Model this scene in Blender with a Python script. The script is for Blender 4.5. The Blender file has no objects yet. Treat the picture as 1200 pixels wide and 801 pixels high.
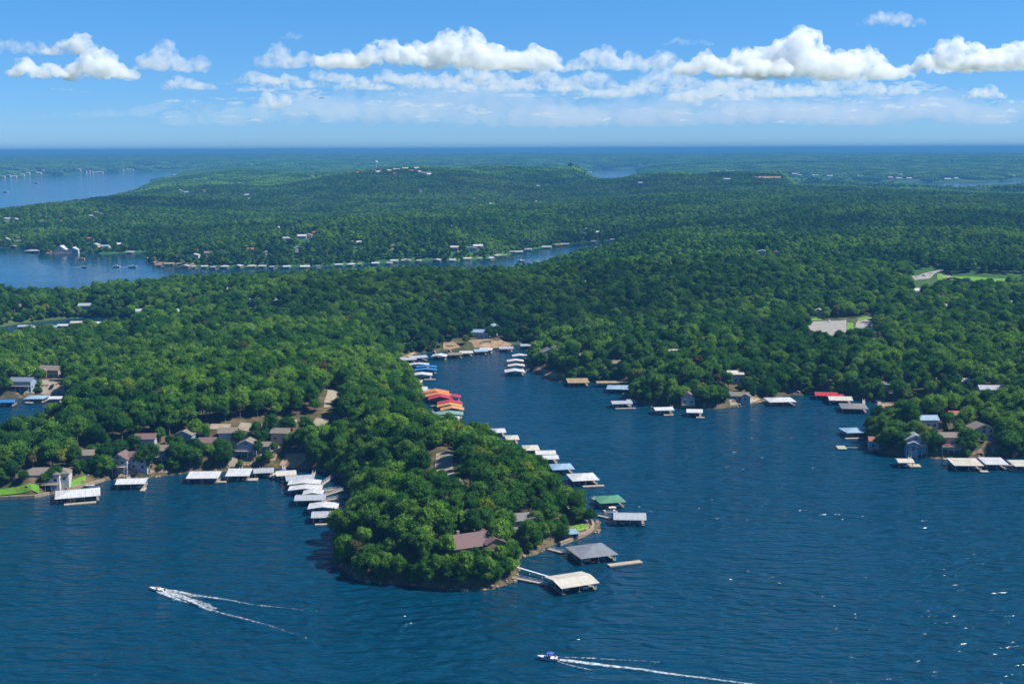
import bpy, bmesh, math, random
import numpy as np
from mathutils import Vector, Matrix, Euler

R = math.radians
rng = np.random.default_rng(7)
random.seed(7)
scene = bpy.context.scene
COL = scene.collection

# ------------------------------------------------------------------ camera
PW, PH, F = 1200.0, 801.0, 1500.0
CAMZ = 160.0
PITCH = math.atan((400.5 - 175.0) / F)
ROLL = R(-0.22)
CR = Matrix.Rotation(R(90) - PITCH, 3, 'X') @ Matrix.Rotation(ROLL, 3, 'Z')
cam_data = bpy.data.cameras.new('camera')
cam = bpy.data.objects.new('camera', cam_data)
COL.objects.link(cam)
cam.location = (0, 0, CAMZ)
cam.rotation_euler = CR.to_euler()
cam_data.sensor_width = 36.0
cam_data.lens = F / PW * 36.0
cam_data.clip_start = 1.0
cam_data.clip_end = 200000.0
scene.camera = cam

# ------------------------------------------------------------------ light
SUN_EL, SUN_AZ = R(50), R(91)          # azimuth: from the view direction (+Y) towards the right (+X)
world = bpy.data.worlds.new('World')
scene.world = world
world.use_nodes = True
wn = world.node_tree
wn.nodes.clear()
sky = wn.nodes.new('ShaderNodeTexSky')
sky.sky_type = 'NISHITA'
sky.sun_disc = False
sky.sun_elevation = SUN_EL
sky.sun_rotation = SUN_AZ
sky.altitude = 4000.0
sky.air_density = 1.0
sky.dust_density = 0.0
sky.ozone_density = 6.0
bg = wn.nodes.new('ShaderNodeBackground')
bg.inputs['Strength'].default_value = 0.10
# deeper blue low in the sky than the clear-air model gives
gc = wn.nodes.new('ShaderNodeTexCoord')
gz = wn.nodes.new('ShaderNodeSeparateXYZ')
gr_ = wn.nodes.new('ShaderNodeValToRGB')
cr_ = gr_.color_ramp
for p_, c_ in ((0.0, (0.40, 0.53, 0.69)), (0.05, (0.38, 0.60, 0.76)), (0.12, (0.38, 0.72, 0.87)), (0.3, (0.33, 0.72, 0.93)), (0.6, (0.46, 0.82, 1.05))):
    e_ = cr_.elements.new(p_)
    e_.color = (*c_, 1)
cr_.elements.remove(cr_.elements[0])
cr_.elements.remove(cr_.elements[-1])
hs = wn.nodes.new('ShaderNodeMixRGB')
hs.blend_type = 'MULTIPLY'
hs.inputs[0].default_value = 1.0
wn.links.new(gc.outputs['Generated'], gz.inputs[0])
wn.links.new(gz.outputs['Z'], gr_.inputs['Fac'])
wn.links.new(gr_.outputs[0], hs.inputs[2])
wo = wn.nodes.new('ShaderNodeOutputWorld')
wn.links.new(sky.outputs[0], hs.inputs[1])
wn.links.new(hs.outputs[0], bg.inputs['Color'])
wn.links.new(bg.outputs[0], wo.inputs['Surface'])

sun_d = bpy.data.lights.new('sun', 'SUN')
sun_d.energy = 4.8
sun_d.angle = R(0.5)
sun_d.color = (1.0, 0.965, 0.90)
sun = bpy.data.objects.new('sun', sun_d)
COL.objects.link(sun)
sdir = Vector((math.sin(SUN_AZ) * math.cos(SUN_EL), math.cos(SUN_AZ) * math.cos(SUN_EL), math.sin(SUN_EL)))
sun.rotation_euler = (-sdir).to_track_quat('-Z', 'Y').to_euler()
sun.location = (200, 200, 400)

vs = scene.view_settings
vs.view_transform = 'Standard'
vs.look = 'None'
vs.exposure = 0.75
vs.gamma = 1.0
vs.use_curve_mapping = False
cy = scene.cycles
cy.max_bounces = 10
cy.diffuse_bounces = 2
cy.glossy_bounces = 2
cy.transmission_bounces = 2
cy.transparent_max_bounces = 6
cy.volume_bounces = 7
cy.use_denoising = True
cy.use_adaptive_sampling = True
cy.adaptive_threshold = 0.01
cy.volume_step_rate = 0.35
cy.volume_max_steps = 256
cy.caustics_reflective = False
cy.caustics_refractive = False
cy.sample_clamp_indirect = 4.0
cy.sample_clamp_direct = 3.5


# ------------------------------------------------------------------ pixel <-> place
def ray(u, v):
    d = CR @ Vector(((u - 600.0) / F, (400.5 - v) / F, -1.0))
    return d


def at(u, v, z=0.0):
    d = ray(u, v)
    dz = min(d.z, -1e-3)
    t = (z - CAMZ) / dz
    return (d.x * t, d.y * t)


CRn = np.array(CR)


def project(x, y, z):
    p = np.stack([x, y, z - CAMZ], -1) @ CRn        # world -> camera (transpose of CR applied on the left)
    return 600.0 + F * p[..., 0] / -p[..., 2], 400.5 - F * p[..., 1] / -p[..., 2]


# ------------------------------------------------------------------ materials
def new_mat(name):
    m = bpy.data.materials.new(name)
    m.use_nodes = True
    nt = m.node_tree
    nt.nodes.clear()
    out = nt.nodes.new('ShaderNodeOutputMaterial')
    return m, nt, out


def nd(nt, kind, **kw):
    n = nt.nodes.new(kind)
    for k, v in kw.items():
        if k in n.inputs:
            n.inputs[k].default_value = v
        else:
            setattr(n, k, v)
    return n


def ramp(nt, stops, interp='LINEAR'):
    n = nt.nodes.new('ShaderNodeValToRGB')
    cr = n.color_ramp
    cr.interpolation = interp
    while len(cr.elements) < len(stops):
        cr.elements.new(0.5)
    for e, (p, c) in zip(cr.elements, stops):
        e.position = p
        e.color = (*c, 1.0) if len(c) == 3 else c
    return n


MATS = {}


def paint(name, color, rough=0.6, scale=1.5, amount=0.18, metallic=0.0):
    """plain painted, stained or weathered surface with mottled wear"""
    if name in MATS:
        return MATS[name]
    m, nt, out = new_mat(name)
    p = nd(nt, 'ShaderNodeBsdfPrincipled', Roughness=rough, Metallic=metallic)
    tc = nt.nodes.new('ShaderNodeTexCoord')
    nz = nd(nt, 'ShaderNodeTexNoise', Scale=scale, Detail=5.0, Roughness=0.65)
    a = tuple(max(0, c * (1 - amount * 1.6)) for c in color)
    b = tuple(min(1, c * (1 + amount)) for c in color)
    rp = ramp(nt, [(0.3, a), (0.5, color), (0.7, b)])
    nt.links.new(tc.outputs['Object'], nz.inputs['Vector'])
    nt.links.new(nz.outputs['Fac'], rp.inputs['Fac'])
    nt.links.new(rp.outputs['Color'], p.inputs['Base Color'])
    nt.links.new(p.outputs[0], out.inputs['Surface'])
    MATS[name] = m
    return m


def ribbed(name, color, rough=0.45, pitch=0.9, axis='X'):
    """sheet-metal roofing: standing seams and streaks of dirt"""
    if name in MATS:
        return MATS[name]
    m, nt, out = new_mat(name)
    p = nd(nt, 'ShaderNodeBsdfPrincipled', Roughness=rough)
    tc = nt.nodes.new('ShaderNodeTexCoord')
    wv = nd(nt, 'ShaderNodeTexWave', Scale=1.0 / pitch / 3.14, Distortion=0.0)
    wv.bands_direction = axis
    nz = nd(nt, 'ShaderNodeTexNoise', Scale=0.5, Detail=5.0)
    mp = nd(nt, 'ShaderNodeMapping')
    mp.inputs['Scale'].default_value = (1.6, 0.35, 1.0) if axis == 'X' else (0.35, 1.6, 1.0)
    nt.links.new(tc.outputs['Object'], wv.inputs['Vector'])
    nt.links.new(tc.outputs['Object'], mp.inputs['Vector'])
    nt.links.new(mp.outputs[0], nz.inputs['Vector'])
    rp = ramp(nt, [(0.3, tuple(c * 0.72 for c in color)), (0.55, color), (0.8, tuple(min(1, c * 1.1) for c in color))])
    nt.links.new(nz.outputs['Fac'], rp.inputs['Fac'])
    mx = nd(nt, 'ShaderNodeMixRGB', blend_type='MULTIPLY')
    r2 = ramp(nt, [(0.0, (0.72, 0.72, 0.72)), (0.12, (1, 1, 1))])
    nt.links.new(wv.outputs['Fac'], r2.inputs['Fac'])
    mx.inputs['Fac'].default_value = 0.8
    nt.links.new(rp.outputs[0], mx.inputs[1])
    nt.links.new(r2.outputs[0], mx.inputs[2])
    nt.links.new(mx.outputs[0], p.inputs['Base Color'])
    nt.links.new(p.outputs[0], out.inputs['Surface'])
    MATS[name] = m
    return m


def leaf_mat(name, dark, mid, light, trans=0.28):
    m, nt, out = new_mat(name)
    oi = nt.nodes.new('ShaderNodeObjectInfo')
    geo = nt.nodes.new('ShaderNodeNewGeometry')
    rp = ramp(nt, [(0.0, dark), (0.5, mid), (0.86, light), (1.0, tuple(c * 1.15 for c in light))])
    # stand-level variation: neighbouring trees share a tone
    nz = nd(nt, 'ShaderNodeTexNoise', Scale=0.008, Detail=3.0)
    nt.links.new(oi.outputs['Location'], nz.inputs['Vector'])
    ad = nd(nt, 'ShaderNodeMath', operation='MULTIPLY_ADD')
    nt.links.new(nz.outputs['Fac'], ad.inputs[0])
    ad.inputs[1].default_value = 2.2
    ad.inputs[2].default_value = -1.15
    a2 = nd(nt, 'ShaderNodeMath', operation='ADD')
    nt.links.new(ad.outputs[0], a2.inputs[0])
    nt.links.new(oi.outputs['Random'], a2.inputs[1])
    a2.use_clamp = True
    nt.links.new(a2.outputs[0], rp.inputs['Fac'])
    # leaf clump variation
    tc = nt.nodes.new('ShaderNodeTexCoord')
    n2 = nd(nt, 'ShaderNodeTexNoise', Scale=0.55, Detail=2.0)
    nt.links.new(tc.outputs['Object'], n2.inputs['Vector'])
    r2 = ramp(nt, [(0.25, (0.7, 0.72, 0.8)), (0.75, (1.35, 1.28, 1.05))])
    nt.links.new(n2.outputs['Fac'], r2.inputs['Fac'])
    mx = nd(nt, 'ShaderNodeMixRGB', blend_type='MULTIPLY')
    mx.inputs['Fac'].default_value = 1.0
    nt.links.new(rp.outputs[0], mx.inputs[1])
    nt.links.new(r2.outputs[0], mx.inputs[2])
    d = nt.nodes.new('ShaderNodeBsdfDiffuse')
    t = nt.nodes.new('ShaderNodeBsdfTranslucent')
    nt.links.new(mx.outputs[0], d.inputs['Color'])
    nt.links.new(mx.outputs[0], t.inputs['Color'])
    ms = nt.nodes.new('ShaderNodeMixShader')
    ms.inputs[0].default_value = trans
    nt.links.new(d.outputs[0], ms.inputs[1])
    nt.links.new(t.outputs[0], ms.inputs[2])
    nt.links.new(ms.outputs[0], out.inputs['Surface'])
    return m


LEAF = leaf_mat('oak_leaves', (0.028, 0.098, 0.019), (0.068, 0.178, 0.026), (0.140, 0.270, 0.034))
LEAF_YEL = leaf_mat('yellow_green_leaves', (0.12, 0.19, 0.022), (0.16, 0.23, 0.025), (0.21, 0.27, 0.03))
LEAF_DARK = leaf_mat('cedar_leaves', (0.012, 0.045, 0.018), (0.018, 0.06, 0.02), (0.028, 0.08, 0.025), 0.15)
LEAF_BROWN = leaf_mat('browning_leaves', (0.09, 0.085, 0.035), (0.12, 0.11, 0.04), (0.15, 0.14, 0.045))
BARK = paint('bark', (0.11, 0.085, 0.065), 0.9, 3.0, 0.3)


# ------------------------------------------------------------------ noise, lakes, terrain
def _h(ix, iy, seed):
    n = (ix.astype(np.int64) * 374761393 + iy.astype(np.int64) * 668265263 + seed * 974711) & 0x7fffffff
    n = (n ^ (n >> 13)) * 1274126177 & 0x7fffffff
    n = (n ^ (n >> 16)) & 0xffffff
    return n / float(0xffffff)


def vnoise(x, y, scale, seed=0):
    """smooth noise, -1..1"""
    x = x / scale
    y = y / scale
    ix, iy = np.floor(x), np.floor(y)
    fx, fy = x - ix, y - iy
    fx = fx * fx * fx * (fx * (fx * 6 - 15) + 10)
    fy = fy * fy * fy * (fy * (fy * 6 - 15) + 10)
    a, b = _h(ix, iy, seed), _h(ix + 1, iy, seed)
    c, d = _h(ix, iy + 1, seed), _h(ix + 1, iy + 1, seed)
    return 2 * ((a * (1 - fx) + b * fx) * (1 - fy) + (c * (1 - fx) + d * fx) * fy) - 1


def poly(pts):
    """outline points (u, v[, z]) seen in the air view, laid on the ground at height z"""
    return np.array([at(p[0], p[1], p[2] if len(p) > 2 else 0.0) for p in pts])


MAIN = [(-420, 592), (-150, 588), (0, 584.5), (40, 583), (65, 577), (101, 569), (126, 562.5), (168, 558), (196, 557), (212, 554), (267, 550),
        (301, 548), (326, 547), (346, 548), (371, 549), (392, 554), (404, 566), (410, 580), (414, 594), (412, 608), (402, 622), (392, 640), (390, 655), (396, 667),
        (419, 679), (458, 685), (487, 687), (536, 690), (575, 689), (602, 680), (608, 670), (607, 660), (617, 655), (630, 650),
        (640, 643.5), (665, 636), (685, 627), (695, 620), (694, 612), (699, 606), (701, 600, 4), (703, 591, 14), (692, 574, 15), (678, 562, 15),
        (665, 554, 15), (640, 540, 15), (615, 523, 15), (590, 510, 15), (560, 501, 15), (527, 491, 15), (500, 478, 15), (494, 462, 12), (487, 446, 9), (478, 434, 3),
        (466, 424), (472, 418), (500, 413), (522, 411), (550, 410), (575, 408), (600, 404), (618, 402), (630, 403), (628, 412), (620, 424), (630, 436), (650, 446),
        (675, 447.5), (700, 447.5), (735, 449), (748, 458), (744, 468), (760, 475), (790, 477), (825, 478), (850, 477), (880, 474), (892, 470),
        (915, 463.5), (950, 461), (975, 464), (1000, 468), (1021, 470), (1050, 472), (1080, 474), (1110, 477), (1137, 481),
        (1150, 485, 2), (1140, 487, 4), (1100, 488, 5), (1060, 487.5, 5), (1034, 490, 5), (1018, 499, 2), (1015, 513), (1016, 522),
        (1021, 529), (1035, 532), (1067, 536), (1104, 537), (1148, 536), (1200, 537), (1320, 541), (1650, 548)]
LCOVE = [(-200, 470), (0, 466.5), (22, 466), (45, 464), (78, 462), (84, 466), (76, 475, 7), (60, 480, 8), (45, 484, 9), (20, 491, 9), (0, 499, 9), (-80, 512, 9), (-220, 520, 9)]
LCOVE2 = [(-200, 388), (0, 383), (25, 379), (60, 375), (100, 372), (140, 373.5), (165, 375), (160, 379, 6), (130, 381, 7), (100, 384, 7), (60, 389, 7), (25, 393, 7), (0, 393, 7), (-200, 397, 7)]
MID = [(-260, 289), (0, 290), (25, 290), (52, 297), (95, 296.5), (120, 297.5), (160, 295.5), (185, 293), (222, 289.5), (228, 291),
       (205, 296), (180, 301), (170, 303), (177, 307.5), (200, 310), (225, 312), (265, 313), (300, 312.5), (370, 312), (410, 309.5), (450, 307.5), (495, 305), (537, 305),
       (575, 302), (600, 297.5), (615, 293), (650, 288), (675, 285), (700, 282.5), (722, 281.5), (724, 285, 5),
       (702, 292, 9), (687, 294, 12), (660, 297.5, 12), (637, 304.5, 12), (632, 309, 12), (610, 312, 12), (560, 314, 12), (525, 314, 12), (495, 313, 12), (462, 312, 12),
       (410, 316, 12), (370, 319, 12), (300, 322, 12), (255, 322, 14), (215, 320, 15), (190, 321, 16), (150, 326, 16), (102, 328, 16), (93, 334, 16), (45, 336, 16), (0, 336, 16), (-260, 342, 16)]
FARL = [(-300, 212), (0, 209.5), (37, 206.5), (100, 204), (135, 202), (180, 200.5), (222, 199.5), (225, 201), (200, 204, 30), (181, 205, 35), (172, 210, 40), (150, 217.5, 40), (125, 221, 40),
        (80, 226, 42), (45, 231.5, 42), (0, 235.5, 42), (-120, 242, 42), (-300, 246, 42)]
FARM = [(684, 199.5), (700, 198.5), (740, 197.5), (752, 197.5), (746, 202.5, 15), (728, 206.5, 25), (705, 208, 30), (690, 203, 20)]
FARR = [(925, 210), (957, 210.3), (975, 211.2), (1000, 211.5), (1025, 212), (1075, 213.2), (1130, 213.2), (1165, 212.5), (1187, 211), (1230, 208), (1400, 207), (1400, 222, 20), (1200, 220, 20),
        (1137, 219, 22), (1087, 217, 22), (1040, 216, 20), (1000, 214, 15), (957, 212.5, 12), (925, 211.8, 10)]
main_xy = np.concatenate([poly(MAIN), np.array([(900, 480), (2500, 300), (2500, -1500), (-2500, -1500), (-2500, 300), (-900, 480)])])
WATERS = [main_xy, poly(LCOVE), poly(LCOVE2), poly(MID), poly(FARL), poly(FARM), poly(FARR)]


def sdist(x, y):
    """signed distance to the nearest water edge: positive on land"""
    best = np.full(x.shape, 1e9)
    inside = np.zeros(x.shape, bool)
    for P in WATERS:
        lo, hi = P.min(0) - 600, P.max(0) + 600
        msk = (x > lo[0]) & (x < hi[0]) & (y > lo[1]) & (y < hi[1])
        if not msk.any():
            continue
        xs, ys = x[msk], y[msk]
        b = np.full(xs.shape, 1e9)
        ins = np.zeros(xs.shape, bool)
        Q = np.roll(P, -1, 0)
        for (ax, ay), (bx, by) in zip(P, Q):
            dx, dy = bx - ax, by - ay
            L = dx * dx + dy * dy + 1e-9
            t = np.clip(((xs - ax) * dx + (ys - ay) * dy) / L, 0, 1)
            ex, ey = xs - ax - t * dx, ys - ay - t * dy
            np.minimum(b, ex * ex + ey * ey, out=b)
            if ay != by:
                c = ((ay > ys) != (by > ys)) & (xs < dx * (ys - ay) / dy + ax)
                ins ^= c
        b = np.sqrt(b)
        best[msk] = np.minimum(best[msk], b)
        inside[msk] |= ins
    best = np.minimum(best, 600)
    return np.where(inside, -best, best)


# hills: (u, v, top, half-width across m, half-depth m)
BUMPS = [(470, 203, 84, 430, 650), (580, 204, 70, 480, 600), (660, 206, 62, 330, 500), (360, 212, 42, 500, 600), (250, 222, 38, 450, 500), (140, 236, 32, 420, 350), (30, 250, 30, 400, 350),
         (260, 206, 48, 500, 700), (205, 209, 48, 300, 600), (860, 215, 46, 700, 700), (1000, 222, 38, 600, 600), (1130, 226, 36, 600, 500),
         (350, 345, 22, 140, 130), (250, 345, 20, 140, 120), (120, 352, 20, 120, 100), (540, 345, 22, 150, 150), (820, 330, 24, 220, 200), (1000, 300, 24, 260, 300),
         (700, 250, 28, 500, 400), (950, 262, 26, 500, 450), (480, 262, 28, 350, 350), (1120, 285, 26, 300, 250), (120, 278, 20, 220, 150), (420, 285, 20, 250, 170)]


def base_hills(x, y):
    r = np.hypot(x, y)
    n1, n2, n3 = vnoise(x, y, 620, 1), vnoise(x, y, 260, 2), vnoise(x, y, 1700, 3)
    near = 21 + 10 * n1 + 6 * n2
    mid = 25 + 19 * n1 + 8 * n2 + 10 * n3
    w = np.clip((r - 1100) / 1500, 0, 1)
    h = near * (1 - w) + mid * w
    h2 = np.zeros_like(h)
    for (u, v, z, sx, sy) in BUMPS:
        cx, cy_ = at(u, v, z)
        h2 = np.maximum(h2, z * np.exp(-((x - cx) / sx) ** 2 - ((y - cy_) / sy) ** 2))
    h = np.maximum(h, 0.55 * h + h2)
    # plateau rising towards the horizon
    wf = np.clip((r - 7000) / 26000, 0, 1)
    far = 24 + 26 * vnoise(x, y, 3800, 5) + 10 * vnoise(x, y, 1300, 6) + 118 * wf ** 0.8 + 10 * wf * vnoise(x, y * 0.5, 5200, 8)
    wr = np.clip((r - 6000) / 2500, 0, 1)
    h = h * (1 - wr) + far * wr
    return np.clip(h, 3, 158)


# tree lines seen against water: nothing nearer may stand higher
LINES = [([(-300, 342), (0, 332), (95, 330.5), (101, 325), (150, 322.5), (190, 317), (215, 315.5), (300, 314.5), (460, 310), (497, 311.5), (600, 310.5), (632, 308.5), (637, 303), (662, 295.5),
           (700, 291.5), (717, 285.5), (724, 283)], 25),
         ([(-300, 246), (0, 234.5), (45, 230.5), (80, 225), (125, 220.5), (150, 217), (170, 210), (180, 203), (200, 204), (223, 201)], 42),
         ([(685, 203), (705, 207), (725, 206), (745, 203), (752, 201)], 25),
         ([(925, 212), (1000, 213.5), (1040, 215.5), (1087, 216.5), (1137, 218.5), (1200, 219.5), (1400, 222)], 22),
         ([(-200, 393), (0, 389.5), (25, 389), (60, 386), (100, 381.5), (160, 377.5)], 14),
         ([(-200, 515), (0, 492), (45, 478), (75, 472.5)], 15)]


def raw_height(x, y):
    sd = sdist(x, y) + 1.6 * vnoise(x, y, 14, 11) + 2.5 * vnoise(x, y, 45, 12)
    r = np.hypot(x, y)
    L = np.clip(55 + (r - 900) * 0.05, 45, 220)
    hh = base_hills(x, y)
    land = np.minimum(np.maximum(sd, 0) * 0.45, 1.7) + hh * (1 - np.exp(-np.maximum(sd, 0) / L))
    land += np.clip(sd / 40, 0, 1) * 0.8 * vnoise(x, y, 30, 9)
    u, v = project(x, y, land)
    for ln, z in LINES:
        lu = np.array([p[0] for p in ln], float)
        lv = np.array([p[1] for p in ln], float)
        m = (u > lu[0]) & (u < lu[-1]) & (sd > 0)
        vl = np.interp(u, lu, lv)
        # distance of the line at the stated height
        ang = (vl - 175.0 - (600.0 - u) * math.tan(-ROLL) * 1.0) / F
        rl = (CAMZ - z) / np.maximum(np.tan(ang), 1e-4)
        # height of the sight line over this spot, minus trees
        hs_ = CAMZ - r * np.tan(np.maximum(ang, 1e-4)) - (15.5 if z != 25 and z < 22 else 15.5 if ln[0][0] == -300 and z == 25 else 23.0)
        cap = m & (r < rl + 120)
        land = np.where(cap, np.minimum(land, np.maximum(hs_, np.minimum(np.maximum(sd, 0) * 0.2, 1.5))), land)
    return np.where(sd > 0, land, np.maximum(-4.0, sd * 0.35)), sd


R0, R1, DT = 300.0, 62000.0, 0.0052
NR = int(math.log(R1 / R0) / DT) + 1
AMAX = R(37)
NA = int(2 * AMAX / DT) + 1
rr = R0 * np.exp(np.arange(NR) * (math.log(R1 / R0) / (NR - 1)))
aa = np.linspace(-AMAX, AMAX, NA)
GA, GR = np.meshgrid(aa, rr)
GX, GY = GR * np.sin(GA), GR * np.cos(GA)
GZ, GS = raw_height(GX.ravel(), GY.ravel())
GZ, GS = GZ.reshape(GX.shape), GS.reshape(GX.shape)


def _bil(G, x, y):
    r = np.hypot(x, y)
    a = np.arctan2(x, y)
    fi = np.clip(np.log(np.maximum(r, R0) / R0) / math.log(R1 / R0) * (NR - 1), 0, NR - 1.001)
    fj = np.clip((a + AMAX) / (2 * AMAX) * (NA - 1), 0, NA - 1.001)
    i, j = fi.astype(int), fj.astype(int)
    p, q = fi - i, fj - j
    return (G[i, j] * (1 - p) * (1 - q) + G[i + 1, j] * p * (1 - q) + G[i, j + 1] * (1 - p) * q + G[i + 1, j + 1] * p * q)


def ground(x, y):
    x, y = np.atleast_1d(np.asarray(x, float)), np.atleast_1d(np.asarray(y, float))
    return _bil(GZ, x, y)


def shore_d(x, y):
    x, y = np.atleast_1d(np.asarray(x, float)), np.atleast_1d(np.asarray(y, float))
    return _bil(GS, x, y)


def on_ground(u, v, up=0.0):
    """the first spot of land or water that the ray through (u, v) meets, 'up' metres above it"""
    d = ray(u, v)
    d = d / math.hypot(d.x, d.y)
    t = np.exp(np.linspace(math.log(330), math.log(30000), 3000))
    x, y, z = d.x * t, d.y * t, CAMZ + d.z * t
    g = np.maximum(ground(x, y), 0) + up
    k = np.argmax(z < g)
    if not (z < g).any():
        k = len(t) - 1
    return float(x[k]), float(y[k]), float(max(ground(x[k], y[k])[0], 0.0))


def mesh_np(name, V, Fq, mats=(), smooth=False, mat_idx=None):
    me = bpy.data.meshes.new(name)
    V = np.asarray(V, np.float32)
    Fq = np.asarray(Fq, np.int32)
    me.vertices.add(len(V))
    me.vertices.foreach_set('co', V.ravel())
    k = Fq.shape[1]
    me.loops.add(Fq.size)
    me.loops.foreach_set('vertex_index', Fq.ravel())
    me.polygons.add(len(Fq))
    me.polygons.foreach_set('loop_start', np.arange(0, Fq.size, k, dtype=np.int32))
    me.polygons.foreach_set('loop_total', np.full(len(Fq), k, np.int32))
    me.polygons.foreach_set('use_smooth', np.full(len(Fq), smooth))
    for m in mats:
        me.materials.append(m)
    if mat_idx is not None:
        me.polygons.foreach_set('material_index', np.asarray(mat_idx, np.int32))
    me.update()
    return me


def link(o, parent=None):
    COL.objects.link(o)
    if parent is not None:
        o.parent = parent
    return o


def tag(o, label=None, cat=None, group=None, kind=None):
    if label:
        o['label'] = label
    if cat:
        o['category'] = cat
    if group:
        o['group'] = group
    if kind:
        o['kind'] = kind
    return o


# levelled ground under the car parks, lawns and terraces
PADS = [[(938, 374), (1002, 374), (1002, 402), (940, 404)], [(1006, 374), (1026, 372), (1024, 392), (1008, 392)], [(46, 425), (78, 425), (78, 464), (46, 464)],
        [(1066, 318), (1110, 314), (1112, 330), (1068, 332)], [(1112, 323), (1205, 326), (1205, 334), (1115, 330)], [(660, 616), (692, 615), (692, 630), (662, 634)],
        [(1060, 505), (1150, 505), (1150, 525), (1060, 525)]]
for pd in PADS:
    Pw = np.array([on_ground(*p_)[:2] for p_ in pd])
    c0 = Pw.mean(0)
    rad_ = np.abs(Pw - c0).max(0) * 1.0
    q_ = np.maximum(np.abs(GX - c0[0]) / rad_[0], np.abs(GY - c0[1]) / rad_[1])
    w_ = np.clip((1.5 - q_) / 0.45, 0, 1) * np.clip(GS / 5, 0, 1)
    zc = GZ[q_ < 1.0].mean()
    GZ[:] = GZ * (1 - w_) + zc * w_

# level spots for the houses: (u, v, radius)
for hu, hv, hr in [(47, 555, 15), (143, 547, 13), (194, 541, 10), (244, 530, 9), (291, 532, 12), (61, 442, 16), (27, 453, 13), (552, 646, 14), (607, 614, 12), (614, 597, 7), (667, 632, 6), (455, 479, 10),
                   (643, 421, 12), (806, 471, 9), (864, 467, 13), (1026, 525, 7), (1071, 521, 10), (1148, 513, 10), (563, 397, 14), (533, 393, 12)]:
    hx, hy, hz = on_ground(hu, hv)
    q_ = np.hypot(GX - hx, GY - hy) / hr
    w_ = np.clip((1.7 - q_) / 0.7, 0, 1) * np.clip(GS / 5, 0, 1)
    GZ[:] = GZ * (1 - w_) + max(1.6, hz) * w_

# ground sheet --------------------------------------------------------
idx = np.arange(NR * NA).reshape(NR, NA)
quads = np.stack([idx[:-1, :-1], idx[:-1, 1:], idx[1:, 1:], idx[1:, :-1]], -1).reshape(-1, 4)
m, nt, out = new_mat('forest_floor')
geo = nt.nodes.new('ShaderNodeNewGeometry')
ln = nd(nt, 'ShaderNodeVectorMath', operation='LENGTH')
nt.links.new(geo.outputs['Position'], ln.inputs[0])
n1 = nd(nt, 'ShaderNodeTexNoise', Scale=0.11, Detail=6.0, Roughness=0.7)
n2 = nd(nt, 'ShaderNodeTexNoise', Scale=0.0035, Detail=8.0, Roughness=0.75)
nt.links.new(geo.outputs['Position'], n1.inputs['Vector'])
nt.links.new(geo.outputs['Position'], n2.inputs['Vector'])
r1 = ramp(nt, [(0.3, (0.045, 0.05, 0.022)), (0.45, (0.07, 0.06, 0.03)), (0.6, (0.14, 0.105, 0.06)), (0.75, (0.21, 0.16, 0.10))])
r2 = ramp(nt, [(0.3, (0.018, 0.055, 0.018)), (0.5, (0.035, 0.095, 0.022)), (0.62, (0.05, 0.115, 0.03)), (0.74, (0.09, 0.12, 0.05))])
nt.links.new(n1.outputs['Fac'], r1.inputs['Fac'])
nt.links.new(n2.outputs['Fac'], r2.inputs['Fac'])
mr = nd(nt, 'ShaderNodeMapRange')
mr.inputs['From Min'].default_value = 900
mr.inputs['From Max'].default_value = 1500
nt.links.new(ln.outputs['Value'], mr.inputs['Value'])
mx = nd(nt, 'ShaderNodeMixRGB')
nt.links.new(mr.outputs[0], mx.inputs['Fac'])
nt.links.new(r1.outputs[0], mx.inputs[1])
nt.links.new(r2.outputs[0], mx.inputs[2])
b = nd(nt, 'ShaderNodeBsdfPrincipled', Roughness=0.95)
b.inputs['Specular IOR Level'].default_value = 0.1
bp = nd(nt, 'ShaderNodeBump', Strength=0.6, Distance=0.6)
nt.links.new(n1.outputs['Fac'], bp.inputs['Height'])
nt.links.new(bp.outputs[0], b.inputs['Normal'])
nt.links.new(mx.outputs[0], b.inputs['Base Color'])
nt.links.new(b.outputs[0], out.inputs['Surface'])
g = link(bpy.data.objects.new('terrain', mesh_np('terrain', np.stack([GX, GY, GZ], -1).reshape(-1, 3), quads, [m], True)))
tag(g, 'hilly land under the forest, brown soil and leaf litter', 'terrain', kind='structure')

# lake water ------------------------------------------------------------
m, nt, out = new_mat('lake_water')
geo = nt.nodes.new('ShaderNodeNewGeometry')
b = nd(nt, 'ShaderNodeBsdfPrincipled', Roughness=0.15, IOR=1.33)
b.inputs['Base Color'].default_value = (0.0005, 0.034, 0.066, 1)


def wavetex(scale, sx, sy, rot, detail, rough=0.55, dist=0.0):
    mp = nd(nt, 'ShaderNodeMapping')
    mp.inputs['Scale'].default_value = (sx, sy, 1)
    mp.inputs['Rotation'].default_value = (0, 0, R(rot))
    nt.links.new(geo.outputs['Position'], mp.inputs['Vector'])
    t = nd(nt, 'ShaderNodeTexNoise', Scale=scale, Detail=detail, Roughness=rough, Distortion=dist)
    nt.links.new(mp.outputs[0], t.inputs['Vector'])
    return t.outputs['Fac']


def add(a, b_, wa=1.0, wb=1.0):
    x = nd(nt, 'ShaderNodeMath', operation='MULTIPLY')
    nt.links.new(a, x.inputs[0])
    x.inputs[1].default_value = wa
    y = nd(nt, 'ShaderNodeMath', operation='MULTIPLY_ADD')
    nt.links.new(b_, y.inputs[0])
    y.inputs[1].default_value = wb
    nt.links.new(x.outputs[0], y.inputs[2])
    return y.outputs[0]


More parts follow.
